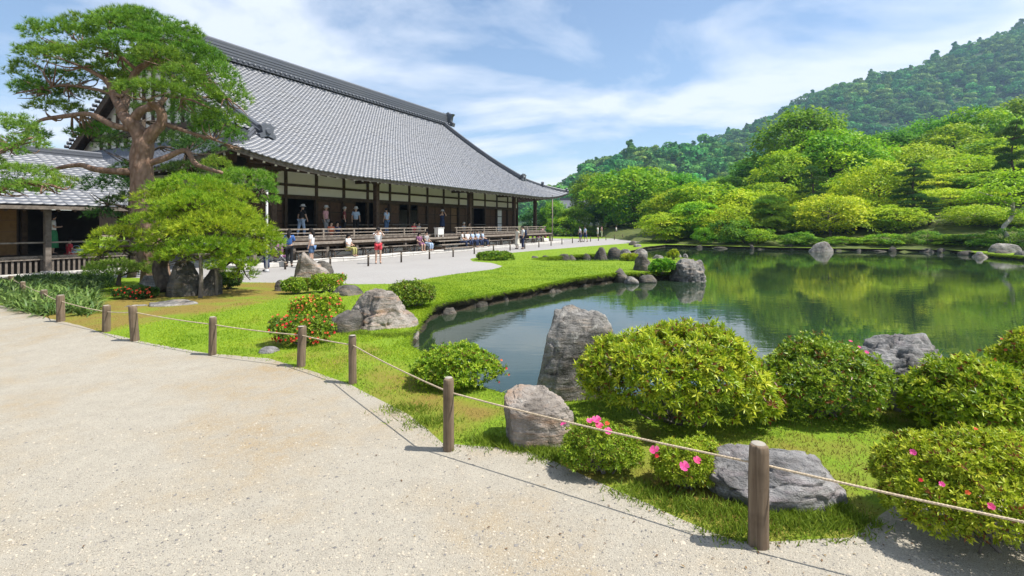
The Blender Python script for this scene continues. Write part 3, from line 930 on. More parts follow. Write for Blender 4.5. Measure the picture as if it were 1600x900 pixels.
for c in np.arange(YE + .8, YE + 14, .60):
    p = S_left(np.array(c), np.array(.35)); obj('rafter', raf, eaves, Vector(p) + Vector((0, 0, -.27)), (tilt * .8, 0, -math.pi / 2), (1, min(1, .2 * (c - YE)), 1))
for c in np.arange(YE + .8, YE + 6, .60):
    p = S_right(np.array(c), np.array(.35)); obj('rafter', raf, eaves, Vector(p) + Vector((0, 0, -.27)), (tilt * .8, 0, math.pi / 2), (1, min(1, .2 * (c - YE)), 1))

# walls: wall line at y = 23.7
YW, YP = 23.7, 21.9
FL = 1.2
posts_a = [YW * q for q in (.793 - .089, .793, .880, .968, 1.054, 1.144, 1.231, 1.321, 1.410, 1.5005, 1.591, 1.680, 1.772, 1.863, 1.952)]
for a in posts_a:
    obj('wall_post', box_me(.17, .17, 4.75 - FL, 'old_timber'), hall, L3(a, YW, FL))
bays = ['WW', 'DD', 'WW', 'WD', 'DW', 'WD', 'DW', 'WW', 'WL', 'WW', 'DD', 'WW', 'PW', 'WW']
for k, code in enumerate(bays):
    a, b = posts_a[k], posts_a[k + 1]; w = b - a - .17; cx = (a + b) / 2
    for z0, z1 in ((3.50, 3.96), (4.09, 4.75)):
        obj('plaster_panel', box_me(w, .06, z1 - z0, 'plaster'), hall, L3(cx, YW + .02, z0))
    for z0, z1 in ((3.96, 4.09), (3.28, 3.50)):
        obj('wall_rail', box_me(w, .15, z1 - z0, 'old_timber'), hall, L3(cx, YW, z0))
    for h, ch in enumerate(code):
        if ch == 'D': continue
        mt = {'W': 'door_wood', 'L': 'light_door', 'P': 'white_paint'}[ch]
        pw = w / 2 - .01
        d = obj('door_panel', box_me(pw, .05, 2.07, mt), hall, L3(cx + (h - .5) * (w / 2), YW + .03 + .06 * h, FL + .005))
        fm = 'old_timber' if ch != 'P' else 'grey_timber'
        for sx in (-1, 1): obj('door_stile', box_me(.06, .03, 2.05, fm), d, (sx * (pw / 2 - .03), -.038, .01))
        for z in (.02, .68, 1.36, 1.98): obj('door_rail', box_me(pw - .125, .026, .07, fm), d, (0, -.036, z))
    if 'D' in code:
        obj('barrier_rail', box_me(w, .05, .05, 'rail_timber'), hall, L3(cx, YW - .14, FL + .62))
# interior room
obj('tie_beam', box_me(posts_a[-1] - posts_a[0] + .3, .22, .22, 'old_timber'), hall, L3((posts_a[0] + posts_a[-1]) / 2, YW + .0, 4.75))
aL, aR = posts_a[0], posts_a[-1]
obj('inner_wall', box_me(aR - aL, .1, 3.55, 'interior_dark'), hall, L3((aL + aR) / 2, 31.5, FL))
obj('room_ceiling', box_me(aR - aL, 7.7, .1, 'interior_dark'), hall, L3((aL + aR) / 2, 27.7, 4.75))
for a in (aL, aR):
    obj('end_wall', box_me(.08, 18.0, 3.5, 'door_wood'), hall, L3(a, 33.0, FL))
    obj('end_plaster', box_me(.10, 18.2, 1.2, 'plaster'), hall, L3(a, 33.0, 3.5))
obj('tatami_floor', box_me(aR - aL - .3, 7.6, .05, 'tatami'), hall, L3((aL + aR) / 2, 27.65, FL - .045))
obj('sliding_screen', box_me(4.0, .05, 2.0, 'plaster'), hall, L3(38, 31.3, FL + .02))
# veranda pillars (measured columns) with bracket arms
pill_px = (426, 588, 733.5, 803)
pill_a = [hall_at(p, YP) for p in pill_px]
for a in pill_a + [A1 - 3.6]:
    pl = obj('pillar', box_me(.30, .30, 4.95 - FL, 'old_timber', .03), hall, L3(a, YP, FL))
    obj('bracket', box_me(.9, .22, .2, 'old_timber', .03), pl, (0, 0, 3.30))
    obj('capital', box_me(.42, .42, .18, 'old_timber', .05), pl, (0, -.002, 3.12))
obj('veranda_beam', box_me(pill_a[-1] - pill_a[0] + 5, .24, .30, 'old_timber'), hall, L3((pill_a[0] + pill_a[-1]) / 2 + 1.2, YP, 4.78))
for a in pill_a[1:]:
    obj('tie_rod', box_me(.14, YW - YP - .24, .2, 'old_timber'), hall, L3(a, (YW + YP) / 2, 4.4))
# floor, lower deck
FA, FB = 14.5, 47.2
nb = 16
for k in range(nb):
    w = (FB - FA) / nb; a = FA + (k + .5) * w
    obj('floor_board', box_me(w - .012, YW - 21.0 - .1, .13, 'grey_timber'), hall, L3(a, (YW + 21.0) / 2 - .05, FL - .13))
    obj('lower_deck_board', box_me(w - .012, .72, .10, 'rail_timber'), hall, L3(a, 20.60, .90))
obj('floor_beam', box_me(FB - FA, .16, .2, 'old_timber'), hall, L3((FA + FB) / 2, 21.10, FL - .335))
obj('deck_beam', box_me(FB - FA, .10, .14, 'old_timber'), hall, L3((FA + FB) / 2, 20.40, .758))
obj('underfloor_wall', box_me(FB - FA - 1, .08, .88, 'old_timber'), hall, L3((FA + FB) / 2, 22.6, .17))
for k in range(nb + 1):
    a = FA + .1 + k * (FB - FA - .2) / nb
    for y, h in ((20.42, .58), (21.9, .88)):
        obj('floor_post', box_me(.16, .16, h, 'grey_timber'), hall, L3(a, y, .18))
obj('floor_end', box_me(.1, 2.6, .5, 'grey_timber'), hall, L3(FB + .06, 22.3, FL - .5))
# railings with a gap at the steps
def railing(a0, a1, turn=None):
    r = obj('railing', None, hall)
    n = max(1, round((a1 - a0) / 2.09))
    L = a1 - a0
    for k in range(n + 1):
        obj('baluster', box_me(.09, .09, .40, 'rail_timber'), r, L3(a0 + k * L / n, 21.06, FL))
    for z, h, w in ((.40, .07, .10), (.22, .05, .05), (.04, .06, .06)):
        obj('rail', box_me(L + .5 if z > .3 else L, w, h, 'rail_timber'), r, L3((a0 + a1) / 2, 21.06 - .001, FL + z))
    return r
ga, gb = hall_at(665, 21), hall_at(714, 21)
railing(FA + .2, ga); rr = railing(gb, FB - .1)
for k in range(3): obj('baluster', box_me(.09, .09, .40, 'rail_timber'), rr, L3(FB - .1, 21.9 + k * .85, FL))
for z, h, w in ((.40, .07, .10), (.22, .05, .05), (.04, .06, .06)): obj('rail', box_me(w, 2.5, h, 'rail_timber'), rr, L3(FB - .102, 22.4, FL + z))
# stone platform
obj('platform', box_me(FB - FA + 2.5, 27.0, .168, 'stone_light'), hall, L3((FA + FB) / 2 + .2, 19.95 + 13.5, 0.002))
nk = 19
for k in range(nk):
    w = (FB - FA + 2.6) / nk
    obj('kerb_stone', box_me(w - .015, .34, .20 + .008 * (k % 3), 'stone_light', .015), hall, L3(FA - 1.1 + (k + .5) * w, 19.77, 0))
for a in np.arange(FA, FB, 1.6):
    obj('footing_mound', box_me(1.58, .5, .26, 'plaster', .06), hall, L3(a + .8, 21.3, .171))
steps = obj('steps', None, hall)
for k in range(4):
    obj('tread', box_me(gb - ga - .3, .30, .06, 'rail_timber'), steps, L3((ga + gb) / 2, 20.18 - .0 - (3 - k) * .0 + k * .24 - .5, .24 + k * .24))
for s in (ga + .2, gb - .2): obj('stringer', box_me(.07, 1.1, .24, 'old_timber'), steps, L3(s, 20.1, .17))
# rain pipe at the right corner, pale pole at the left
def pole(px, y0, y1, d, r, label, mat='metal_grey'):
    b = P(px, y0, d); t = P(px, y1, d)
    o = thing('pole', label, 'pole', (b.x, b.y, 0))
    obj('shaft', cyl_me(r, r, t.z, mat, 10), o)
    obj('foot', cyl_me(r * 2.2, r * 1.6, .12, mat, 10), o)
    obj('cap', cyl_me(r * 1.3, r * 1.3, .05, mat, 10), o, (0, 0, t.z - .001))
    return o
pole(863, 378, 306, 50.2, .06, 'thin pale pole under the right corner of the temple eaves', 'rail_timber')
pole(417, 425, 299, 20.2, .045, 'pale metal pole beside the yellow-green pine in front of the hall')

# benches along the foot of the hall
def make_bench():
    b = thing('bench', 'x', 'bench')
    obj('seat', box_me(1.9, .34, .05, 'grey_timber', .006), b, (0, 0, .40))
    for sx in (-1, 1):
        for sy in (-1, 1):
            obj('leg', box_me(.06, .05, .41, 'dark_post'), b, (sx * .80, sy * .12, 0), (sy * .12, 0, 0))
        obj('brace', tube_me('brace', [(sx * .78, 0, .1), (sx * .15, 0, .39)], .018, 'dark_post', 6), b)
    obj('stretcher', box_me(1.55, .04, .04, 'dark_post'), b, (0, 0, .09))
    return b
bench0 = make_bench()
bench_a = np.arange(17.4, 46.0, 2.2)
ordn = ['first', 'second', 'third', 'fourth', 'fifth', 'sixth', 'seventh', 'eighth', 'ninth', 'tenth', 'eleventh', 'twelfth', 'thirteenth', 'fourteenth', 'fifteenth', 'sixteenth', 'seventeenth', 'eighteenth', 'nineteenth', 'twentieth']
k = 0
for a in bench_a:
    if ga - 1.1 < a < gb + 1.1: continue
    p = hall_world(a, 20.12, .172)
    lab = 'low wooden bench at the foot of the hall, %s from the pine' % ordn[k]
    if k == 0:
        bench0.location = p; bench0.rotation_euler = (0, 0, UA); bench0['label'] = lab; bench0['group'] = 'benches along the foot of the hall'
    else:
        copy_thing(bench0, p, UA, 1.0, lab, 'benches along the foot of the hall')
    k += 1
# white cabinet on the steps
cb = thing('cabinet', 'small white cabinet standing on the veranda deck at the steps', 'cabinet', hall_world(hall_at(686, 20.62), 20.62, 1.001), UA)
obj('body', box_me(.62, .34, .42, 'white_paint', .01), cb, (0, 0, .18))
obj('top', box_me(.70, .40, .04, 'white_paint', .005), cb, (0, 0, .601))
for sx in (-1, 1):
    for sy in (-1, 1): obj('leg', box_me(.05, .05, .18, 'white_paint'), cb, (sx * .26, sy * .13, 0))

# ================================================================ SIDE BUILDING at the left
side = thing('side_building', 'low wooden wing with tiled roof and bamboo blind behind the pines', 'building', hall_world(4, 25, 0), UA)
def Ls(a, y, z): return Vector((a - 4, y - 25, z))
SA0, SA1 = -6.0, 13.2
def side_z(s): return 2.62 + .42 * np.asarray(s, float)
def S_side(c, s): return np.stack([c - 4, 24.1 + s - 25, side_z(s)], -1)
sroof = obj('roof', None, side)
_sr = rows
def rows_lin(smax, pitch): return np.arange(0, smax, pitch)
rows = rows_lin
tile_field('tile_field', S_side, SA0, SA1, 6.2, lambda c, s: c > -99, sroof, cp=.34, rp=.27, hump=.02, lipz=.02)
rows = _sr
obj('roof_boarding', mesh_py('roof_boarding', [Ls(SA0, 24.12, 2.54), Ls(SA1, 24.12, 2.54), Ls(SA1, 30.3, 2.54 + .42 * 6.2), Ls(SA0, 30.3, 2.54 + .42 * 6.2), Ls(SA1, 36, 2.5), Ls(SA0, 36, 2.5)], [(0, 1, 2, 3), (3, 2, 4, 5)], 'old_timber'), sroof)
ridge_bar('main_ridge', [Ls(a, 30.3, 2.62 + .42 * 6.2 - .05) for a in np.linspace(SA0, SA1, 8)], .7, sroof, 2)
obj('fascia', box_me(SA1 - SA0, .08, .13, 'grey_timber'), side, Ls((SA0 + SA1) / 2, 24.15, 2.44))
obj('eave_beam', box_me(SA1 - SA0, .16, .16, 'old_timber'), side, Ls((SA0 + SA1) / 2, 24.95, 2.50))
for a in np.arange(SA0 + .2, SA1, .5):
    obj('rafter', box_me(.06, .95, .08, 'old_timber'), side, Ls(a, 24.65, 2.52), (.35, 0, 0))
pa = hall_at(74, 25)
for k in range(-4, 2):
    obj('pillar', box_me(.20, .20, 2.6, 'grey_timber', .02), side, Ls(pa + 3.0 * k, 25, 0))
    obj('pillar_base', box_me(.34, .34, .10, 'stone_mid', .03), side, Ls(pa + 3.0 * k, 25, .0))
sf = .66
obj('floor', box_me(SA1 - SA0, 6.0, .10, 'grey_timber'), side, Ls((SA0 + SA1) / 2, 28.14, sf - .1))
obj('floor_edge', box_me(SA1 - SA0, .10, .16, 'rail_timber'), side, Ls((SA0 + SA1) / 2, 25.19, sf - .14))
for z in (.50, ): obj('rail', box_me(SA1 - SA0, .06, .06, 'rail_timber'), side, Ls((SA0 + SA1) / 2, 25.02, sf + z))
for a in np.arange(pa - 12, SA1 - .2, .17):
    obj('lattice_slat', box_me(.07, .03, .47, 'grey_timber'), side, Ls(a, 25.20, .04))
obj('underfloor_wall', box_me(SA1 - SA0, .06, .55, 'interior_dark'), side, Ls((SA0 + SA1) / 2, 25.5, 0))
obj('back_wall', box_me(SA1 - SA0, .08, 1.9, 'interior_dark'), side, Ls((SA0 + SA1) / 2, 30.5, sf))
yw = 26.6
for k, (a0, a1, mt) in enumerate(((pa - 9, pa - 3.3, 'bamboo_blind'), (pa - 2.4, pa - .35, 'bamboo_blind'), (pa + 3.4, SA1 - .1, 'door_wood'))):
    if mt == 'bamboo_blind':
        bl = obj('bamboo_blind', box_me(a1 - a0, .03, 1.82, mt), side, Ls((a0 + a1) / 2, yw, sf + .02))
        for z in (.0, .45, .9, 1.35, 1.76): obj('blind_batten', box_me(a1 - a0 + .03, .016, .035, 'light_door'), bl, (0, -.025, z))
        for sx in (-1, 1): obj('blind_edge', box_me(.05, .018, 1.8, 'old_timber'), bl, (sx * (a1 - a0) / 2, -.026, .005))
    else:
        obj('door_panel', box_me(a1 - a0, .05, 1.85, mt), side, Ls((a0 + a1) / 2, yw, sf))
for a in (pa - 3.0, pa - 2.75, pa - .15, pa + 3.2): obj('wall_post', box_me(.18, .16, 1.95, 'old_timber'), side, Ls(a, yw, sf))
obj('lintel', box_me(SA1 - SA0, .14, .2, 'old_timber'), side, Ls((SA0 + SA1) / 2, yw, sf + 1.86))
obj('base_stone', box_me(SA1 - SA0 + .5, .5, .06, 'stone_light', .01), side, Ls((SA0 + SA1) / 2, 24.6, .001))

# far small building behind the trees at the hall's right end
fb = thing('far_building', 'small grey-roofed white building glimpsed behind trees beyond the hall', 'building', P(907, 350, 108) - Vector((0, 0, 1.9)))
obj('wall', box_me(8, 6, 5.0, 'plaster'), fb)
V = [(-5.5, -4.3, 4.9), (5.5, -4.3, 4.9), (5.5, 4.3, 4.9), (-5.5, 4.3, 4.9), (-4.2, 0, 7.0), (4.2, 0, 7.0)]
rf = obj('roof', mesh_py('roof', V, [(0, 1, 5, 4), (2, 3, 4, 5), (1, 2, 5), (3, 0, 4), (3, 2, 1, 0)], 'roof_tile'), fb)
obj('ridge', box_me(8.8, .4, .5, 'roof_tile'), rf, (0, 0, 6.9))
for x in (-2.5, 0, 2.5): obj('window', box_me(1.0, .06, 1.1, 'interior_dark'), fb, (x, -3.02, 3.2))
# ================================================================ ROCKS
def rock_mesh(name, sx, sy, sz, mat, seed, cuts=9, sub=4, rough=.07, flat_top=None, lean=(0, 0), strata=0.0, boxy=.8):
    rg = random.Random(seed)
    bm = bmesh.new()
    bmesh.ops.create_icosphere(bm, subdivisions=sub, radius=1)
    planes = []
    for k in range(cuts):
        a = rg.uniform(0, 2 * math.pi); z = rg.uniform(-.25, .95)
        planes.append((Vector((math.cos(a) * math.sqrt(1 - z * z), math.sin(a) * math.sqrt(1 - z * z), z)), rg.uniform(.70, .93)))
    if flat_top: planes.append((Vector((rg.uniform(-.12, .12), -.12, 1)).normalized(), flat_top))
    off = Vector((seed * 3.7, seed * 1.3, seed * .7))
    for v in bm.verts:
        p = Vector([math.copysign(abs(c) ** boxy, c) for c in v.co])
        for n, d in planes:
            e = p.dot(n) - d
            if e > 0: p -= n * e * .93
        q = p + off
        dd = rough * (mnoise.noise(q * 1.7) * 1.3 + mnoise.noise(q * 4) * .6 + mnoise.noise(q * 9) * .35 + mnoise.noise(q * 20) * .22 + mnoise.noise(q * 41) * .12)
        rdg = abs(mnoise.noise(q * 3.1 + Vector((5, 1, 2))))
        dd -= rough * .9 * max(0, .10 - rdg) / .10
        if strata: dd += strata * math.sin((p.z * 9 + p.x * 3) + 3 * mnoise.noise(q * 2))
        p += p.normalized() * dd
        zz = max(-.35, p.z)
        v.co = Vector((p.x * sx / 2 / .85 + lean[0] * zz * sz, p.y * sy / 2 / .85 + lean[1] * zz * sz, zz * sz / .85))
    lo = [min(v.co[i] for v in bm.verts) for i in range(3)]; hi = [max(v.co[i] for v in bm.verts) for i in range(3)]
    for v in bm.verts:                      # fit the outline exactly to the wanted size, foot sunk in the ground
        v.co = Vector(((v.co.x - (lo[0] + hi[0]) / 2) * sx / (hi[0] - lo[0]), (v.co.y - (lo[1] + hi[1]) / 2) * sy / (hi[1] - lo[1]), v.co.z * sz / hi[2]))
    me = bpy.data.meshes.new(name); bm.to_mesh(me); bm.free()
    for p in me.polygons: p.use_smooth = True
    me.materials.append(M[mat])
    return me
def rock(label, x0, x1, ytop, ybot, mat, seed, depth=None, z0=0.0, name='rock', hscale=1.0, sub=4, group=None, cat='rock', **kw):
    """rock whose outline spans x0..x1, ytop..ybot in the photograph and stands on z0"""
    g = G((x0 + x1) / 2, ybot, z0)
    d = g.y
    w = (x1 - x0) * d / FPX
    dp = depth if depth else w * .8
    dc = d + dp * .42
    w = (x1 - x0) * dc / FPX
    h = CAM_H - (ytop - HORIZON) * (dc) / FPX - z0
    c = Vector((((x0 + x1) / 2 - 800) * dc / FPX, dc, z0))
    o = obj(name, rock_mesh(name, w, dp, max(.05, h), mat, seed, sub=sub, **kw), None, c, (0, 0, 0))
    return tag(o, label, cat, group)
rock('tall upright grey lichened rock standing at the water behind the green azalea', 828, 960, 477, 640, 'rock_grey', 11, .75, -.1, cuts=4, sub=6, rough=.06, lean=(.06, .0), boxy=.58)
rock('flat-topped tan and grey stone block beside the second nearest post', 787, 897, 610, 701, 'rock_warm', 23, .5, 0, cuts=5, sub=6, flat_top=.66, rough=.06, boxy=.62)
rock('low flat grey rock behind the nearest wooden post', 1103, 1312, 702, 800, 'rock_blue', 5, .62, 0, cuts=8, sub=6, flat_top=.74, rough=.07)
rock('pale craggy rock between two azaleas at the near water edge', 1338, 1482, 521, 655, 'rock_blue', 32, .8, -.05, cuts=11, sub=6, rough=.10, boxy=.68)
rock('large pinkish-grey boulder beside the pond inlet', 533, 654, 451, 531, 'rock_warm', 41, 1.5, -.08, cuts=7, sub=6, rough=.065, boxy=.75)
rock('dark flat-topped stone in front of the pinkish boulder', 513, 565, 486, 529, 'rock_dark', 52, .6, 0, cuts=6, flat_top=.7)
rock('small dark rock behind the orange azalea', 519, 566, 445, 469, 'rock_dark', 61, .8, 0)
rock('tall brown rock on the lawn before the gravel court', 451, 517, 394, 449, 'rock_warm', 77, 1.0, 0, rough=.1, sub=4)
rock('dark rock leaning behind the tall brown rock', 488, 520, 407, 443, 'rock_dark', 78, .8, 0)
rock('small upright grey stone left of the tall brown rock', 431, 446, 437, 457, 'rock_dark', 79, .4, 0)
rock('smooth oval grey stone at the foot of the red azalea', 404, 437, 541, 559, 'rock_blue', 80, .22, 0, cuts=2, rough=.02)
rock('tiny grey stone in the grass behind the third post', 590, 613, 550, 560, 'rock_blue', 81, .2, 0, cuts=4)
rock('tall dark rock stack under the yellow-green pine', 262, 316, 402, 470, 'rock_dark', 90, 1.1, 0, rough=.12, sub=5)
rock('dark rock right of the rock stack under the pine', 316, 345, 418, 468, 'rock_dark', 91, .8, 0, rough=.1)
rock('rounded grey rock left of the rock stack under the pine', 208, 260, 430, 461, 'rock_grey', 92, 1.0, 0)
rock('flat stepping stone below the left red azalea', 190, 234, 478, 489, 'rock_blue', 93, .5, 0, cuts=5, flat_top=.5)
rock('long flat stone in the moss before the rock stack', 234, 306, 470, 487, 'rock_grey', 94, .6, 0, cuts=5, flat_top=.5)
rock('big pale rock at the tip of the lawn peninsula', 1048, 1103, 403, 441, 'rock_grey', 101, 1.6, WATER_Z, rough=.13, sub=5)
rock('dark pointed rock on the lawn peninsula', 990, 1020, 396, 426, 'rock_dark', 102, .9, 0, cuts=7, rough=.1)
rock('dark upright rock at the edge of the lawn peninsula', 957, 980, 419, 441, 'rock_dark', 103, .7, -.2)
for i, (x0, x1, yt, yb, mt, lb) in enumerate((
    (975, 998, 432, 441, 'rock_grey', 'low pale stone between the upright rock and the peninsula tip'),
    (998, 1026, 429, 439, 'rock_dark', 'low dark stone in the bank below the pointed rock'),
    (929, 950, 386, 405, 'rock_dark', 'dark upright rock at the head of the small cove'),
    (950, 972, 386, 401, 'rock_dark', 'dark rounded rock second along the cove'),
    (966, 990, 389, 405, 'rock_grey', 'pale rounded rock at the middle of the cove'),
    (988, 1012, 388, 399, 'rock_grey', 'flat pale rock at the outer end of the cove'),
    (1018, 1038, 398, 409, 'rock_grey', 'small pale pointed rock behind the peninsula bush'),
    (1044, 1066, 393, 406, 'rock_grey', 'pale rock behind the big peninsula tip rock'),
    (1066, 1076, 396, 407, 'rock_grey', 'slim upright stone behind the big peninsula tip rock'),
    (982, 996, 376, 386, 'rock_dark', 'dark rock at the far end of the lawn strip'),
    (990, 1004, 381, 389, 'rock_grey', 'small pale rock at the far water corner of the lawn'))):
    rock(lb, x0, x1, yt, yb, mt, 120 + i, None, -.15, sub=3)
for i, (x0, x1, yt, yb, mt, lb) in enumerate((
    (1042, 1066, 370, 385, 'rock_grey', 'pale rock leftmost on the far shore'),
    (1076, 1098, 373, 386, 'rock_dark', 'dark rock second from left on the far shore'),
    (1136, 1158, 372, 388, 'rock_grey', 'upright pale rock on the far shore below the shaped pine'),
    (1162, 1184, 378, 390, 'rock_dark', 'low dark rock on the far shore below the shaped pine'),
    (1264, 1300, 377, 396, 'rock_grey', 'large pale rock standing in the water at the far shore'),
    (1324, 1338, 380, 392, 'rock_blue', 'small bluish stone on the far shore right of the large pale rock'),
    (1222, 1240, 380, 392, 'rock_dark', 'dark stone on the far shore left of the large pale rock'),
    (1396, 1440, 384, 394, 'rock_dark', 'long low dark rock on the far shore below the tall pine'),
    (1546, 1592, 380, 403, 'rock_grey', 'broad pale rock at the far right shore'),
    (1518, 1542, 393, 405, 'rock_grey', 'flat pale rock in the water at the far right'),
    (1555, 1576, 391, 404, 'rock_dark', 'dark rounded rock before the broad pale rock at right'),
    (1584, 1612, 392, 408, 'rock_grey', 'pale rock cut by the right edge of the picture'),
    (1572, 1592, 350, 366, 'rock_blue', 'bluish boulder up the bank behind the leaning pale trunk'))):
    z0 = WATER_Z - .1
    if i == 12: z0 = .9
    rock(lb, x0, x1, yt, yb + (0 if i < 12 else 0), mt, 150 + i, None, z0, sub=3)
# stones set along the banks: one object each
bx_ = [655, 680, 712, 770, 840, 900, 965]; by_ = [512, 498, 488, 476, 463, 451, 441]
xx = np.concatenate([np.sort(np.array([694, 704, 735, 752, 790, 858, 868, 915, 946]) + R.uniform(-4, 4, 9))])
for k, x in enumerate(xx):
    c = W(x, float(np.interp(x, bx_, by_)))
    w = (R.uniform(.16, .42) if k % 3 else R.uniform(.45, .8)) * (1.25 if k > 12 else 1)
    o = obj('bank_stone', rock_mesh('bank_stone', w, w * .6, R.uniform(.10, .22), 'rock_bank' if R.random() < .75 else 'rock_dark', 200 + k, sub=3, rough=.12), None, (c.x, c.y + .16, WATER_Z - .04), (0, 0, R.uniform(.2, .9)))
    tag(o, 'stone at the foot of the lawn bank, %s from the pinkish boulder' % ordn[k], 'stone', 'edging stones along the lawn bank')
k = 0
for x, y in [(836, 409.5), (853, 408), (881, 406.5), (893, 405.5), (916, 404)]:
    c = W(x, y)
    w = R.uniform(.45, .75)
    o = obj('bank_stone', rock_mesh('bank_stone', w, w * .7, R.uniform(.24, .42), 'rock_bank' if k % 3 else 'rock_dark', 230 + k, sub=2), None, (c.x, c.y + .1, WATER_Z - .03), (0, 0, R.uniform(-.4, .4)))
    tag(o, 'stone lining the back of the small cove, %s from its left end' % ordn[k], 'stone', 'edging stones round the cove'); k += 1
for k, x in enumerate(np.linspace(1100, 1535, 14) + R.uniform(-16, 16, 14)):
    y = float(np.interp(x, [1085, 1150, 1230, 1290, 1380, 1480, 1545], [387, 389, 391, 392, 393, 395, 402]))
    c = W(x + R.uniform(-5, 5), y)
    w = R.uniform(.4, 1.5)
    o = obj('bank_stone', rock_mesh('bank_stone', w, w * .7, R.uniform(.18, .5), 'rock_bank' if R.random() < .7 else 'rock_dark', 260 + k, sub=2), None, (c.x, c.y + .15, WATER_Z - .05), (0, 0, R.uniform(-.4, .4)))
    tag(o, 'shore stone across the pond, %s from the left' % ordn[k], 'stone', 'shore stones across the pond')
# pebbles loose on the path
def pebbles():
    n = 26000
    y = 350 + 560 * R.random(n) ** .8 + 20
    x = R.uniform(-60, 1500, n)
    D = CAM_H * FPX / (y - 350); X = (x - 800) * D / FPX
    ok = in_poly(X, D, PATH) & (D > 1.5)
    X, D = X[ok], D[ok]; n = len(X)
    r = R.gamma(2.0, .0018, n) + .0018
    base = np.array([(1, 0, 0), (0, 1, 0), (-1, 0, 0), (0, -1, 0), (0, 0, .75), (0, 0, -.4)], float)
    ang = R.uniform(0, 6.28, n); ca, sa = np.cos(ang), np.sin(ang)
    el = R.uniform(.6, 1.0, n)
    V = np.zeros((n, 6, 3)); jit = 1 + R.normal(size=(n, 6)) * .18
    bx = base[None, :, 0] * jit; by = base[None, :, 1] * jit * el[:, None]
    V[:, :, 0] = X[:, None] + (bx * ca[:, None] - by * sa[:, None]) * r[:, None]
    V[:, :, 1] = D[:, None] + (bx * sa[:, None] + by * ca[:, None]) * r[:, None]
    V[:, :, 2] = base[None, :, 2] * r[:, None] * .8 + .001
    f = np.array([(0, 1, 4), (1, 2, 4), (2, 3, 4), (3, 0, 4)])
    F = (np.arange(n)[:, None, None] * 6 + f[None]).reshape(-1, 3)
    m, nn, l = newmat('pebble')
    a = nn.new('ShaderNodeAttribute'); a.attribute_name = 'rnd'
    rp = nn.new('ShaderNodeValToRGB'); e = rp.color_ramp.elements
    e[0].position = 0; e[0].color = (.13, .125, .12, 1); e[1].position = 1; e[1].color = (.42, .38, .305, 1)
    q = e.new(.25); q.color = (.27, .25, .22, 1); q = e.new(.45); q.color = (.44, .38, .29, 1)
    l.new(a.outputs['Fac'], rp.inputs[0]); finish(nn, l, rp.outputs[0], .9)
    o = obj('gravel_stones', mesh_np('gravel_stones', V.reshape(-1, 3), F, 'pebble', rnd=np.repeat(R.random(n) ** 1.1, 6), smooth_shade=True), kind='stuff')
    tag(o, 'loose small stones strewn over the tan gravel path', 'gravel')
pebbles()

def litter():
    """small brown fallen leaves and bits of twig on the path, thicker along its edge"""
    n = 900
    x = R.uniform(0, 1500, n); y = 350 + R.uniform(120, 550, n)
    D = CAM_H * FPX / (y - 350); X = (x - 800) * D / FPX
    E = np.array([(p.x, p.y) for p in PATH]); near = np.array([np.min((E[:, 0] - a) ** 2 + (E[:, 1] - b) ** 2) for a, b in zip(X, D)]) ** .5
    ok = in_poly(X, D, PATH) & (R.random(n) < np.exp(-near / .35) + .10); X, D = X[ok], D[ok]; n = len(X)
    a = R.uniform(0, 6.28, n)
    ax = np.stack([np.cos(a), np.sin(a), R.uniform(-.05, .25, n)], 1)
    v, f, c = leaves_arr(np.stack([X, D, np.full(n, .006)], 1), ax, np.array([0, 0, 1.0]) + R.normal(size=(n, 3)) * .2, R.uniform(.012, .035, n), R.uniform(.005, .014, n), R.random(n))
    foliage('dead_leaf', (.10, .055, .03), (.20, .12, .06), (.32, .24, .12), .1, .8, .1)
    tag(obj('fallen_leaves', mesh_np('fallen_leaves', v, f, 'dead_leaf', rnd=c), kind='stuff'), 'small brown fallen leaves along the edge of the gravel path', 'leaves')
litter()
# ================================================================ SHRUBS
def lump_shell(n, lumps, depth=.16):
    """points near the outer skin of a union of ellipsoid lumps [(c, r3)], with outward normals"""
    c = np.array([l[0] for l in lumps], float); r = np.array([l[1] for l in lumps], float)
    area = r[:, 0] * r[:, 1] + r[:, 2] * (r[:, 0] + r[:, 1]); pr = area / area.sum()
    out_p, out_n = [], []
    tries = 0
    while sum(len(p) for p in out_p) < n and tries < 12:
        m = int(n * 1.6); tries += 1
        k = R.choice(len(c), m, p=pr)
        d = rdir(m); d[:, 2] = np.where(d[:, 2] < -.35, -d[:, 2], d[:, 2])
        rad = 1 - np.abs(R.normal(size=(m, 1))) * depth + R.normal(size=(m, 1)) * .025
        p = c[k] + d * r[k] * rad
        q = (p[:, None, :] - c[None]) / r[None]
        dist = (q ** 2).sum(-1); dist[np.arange(m), k] = 9
        ok = (dist.min(1) > .72) & (p[:, 2] > .015)
        nn = unit(d / r[k])
        out_p.append(p[ok]); out_n.append(nn[ok])
    return np.concatenate(out_p)[:n], np.concatenate(out_n)[:n]
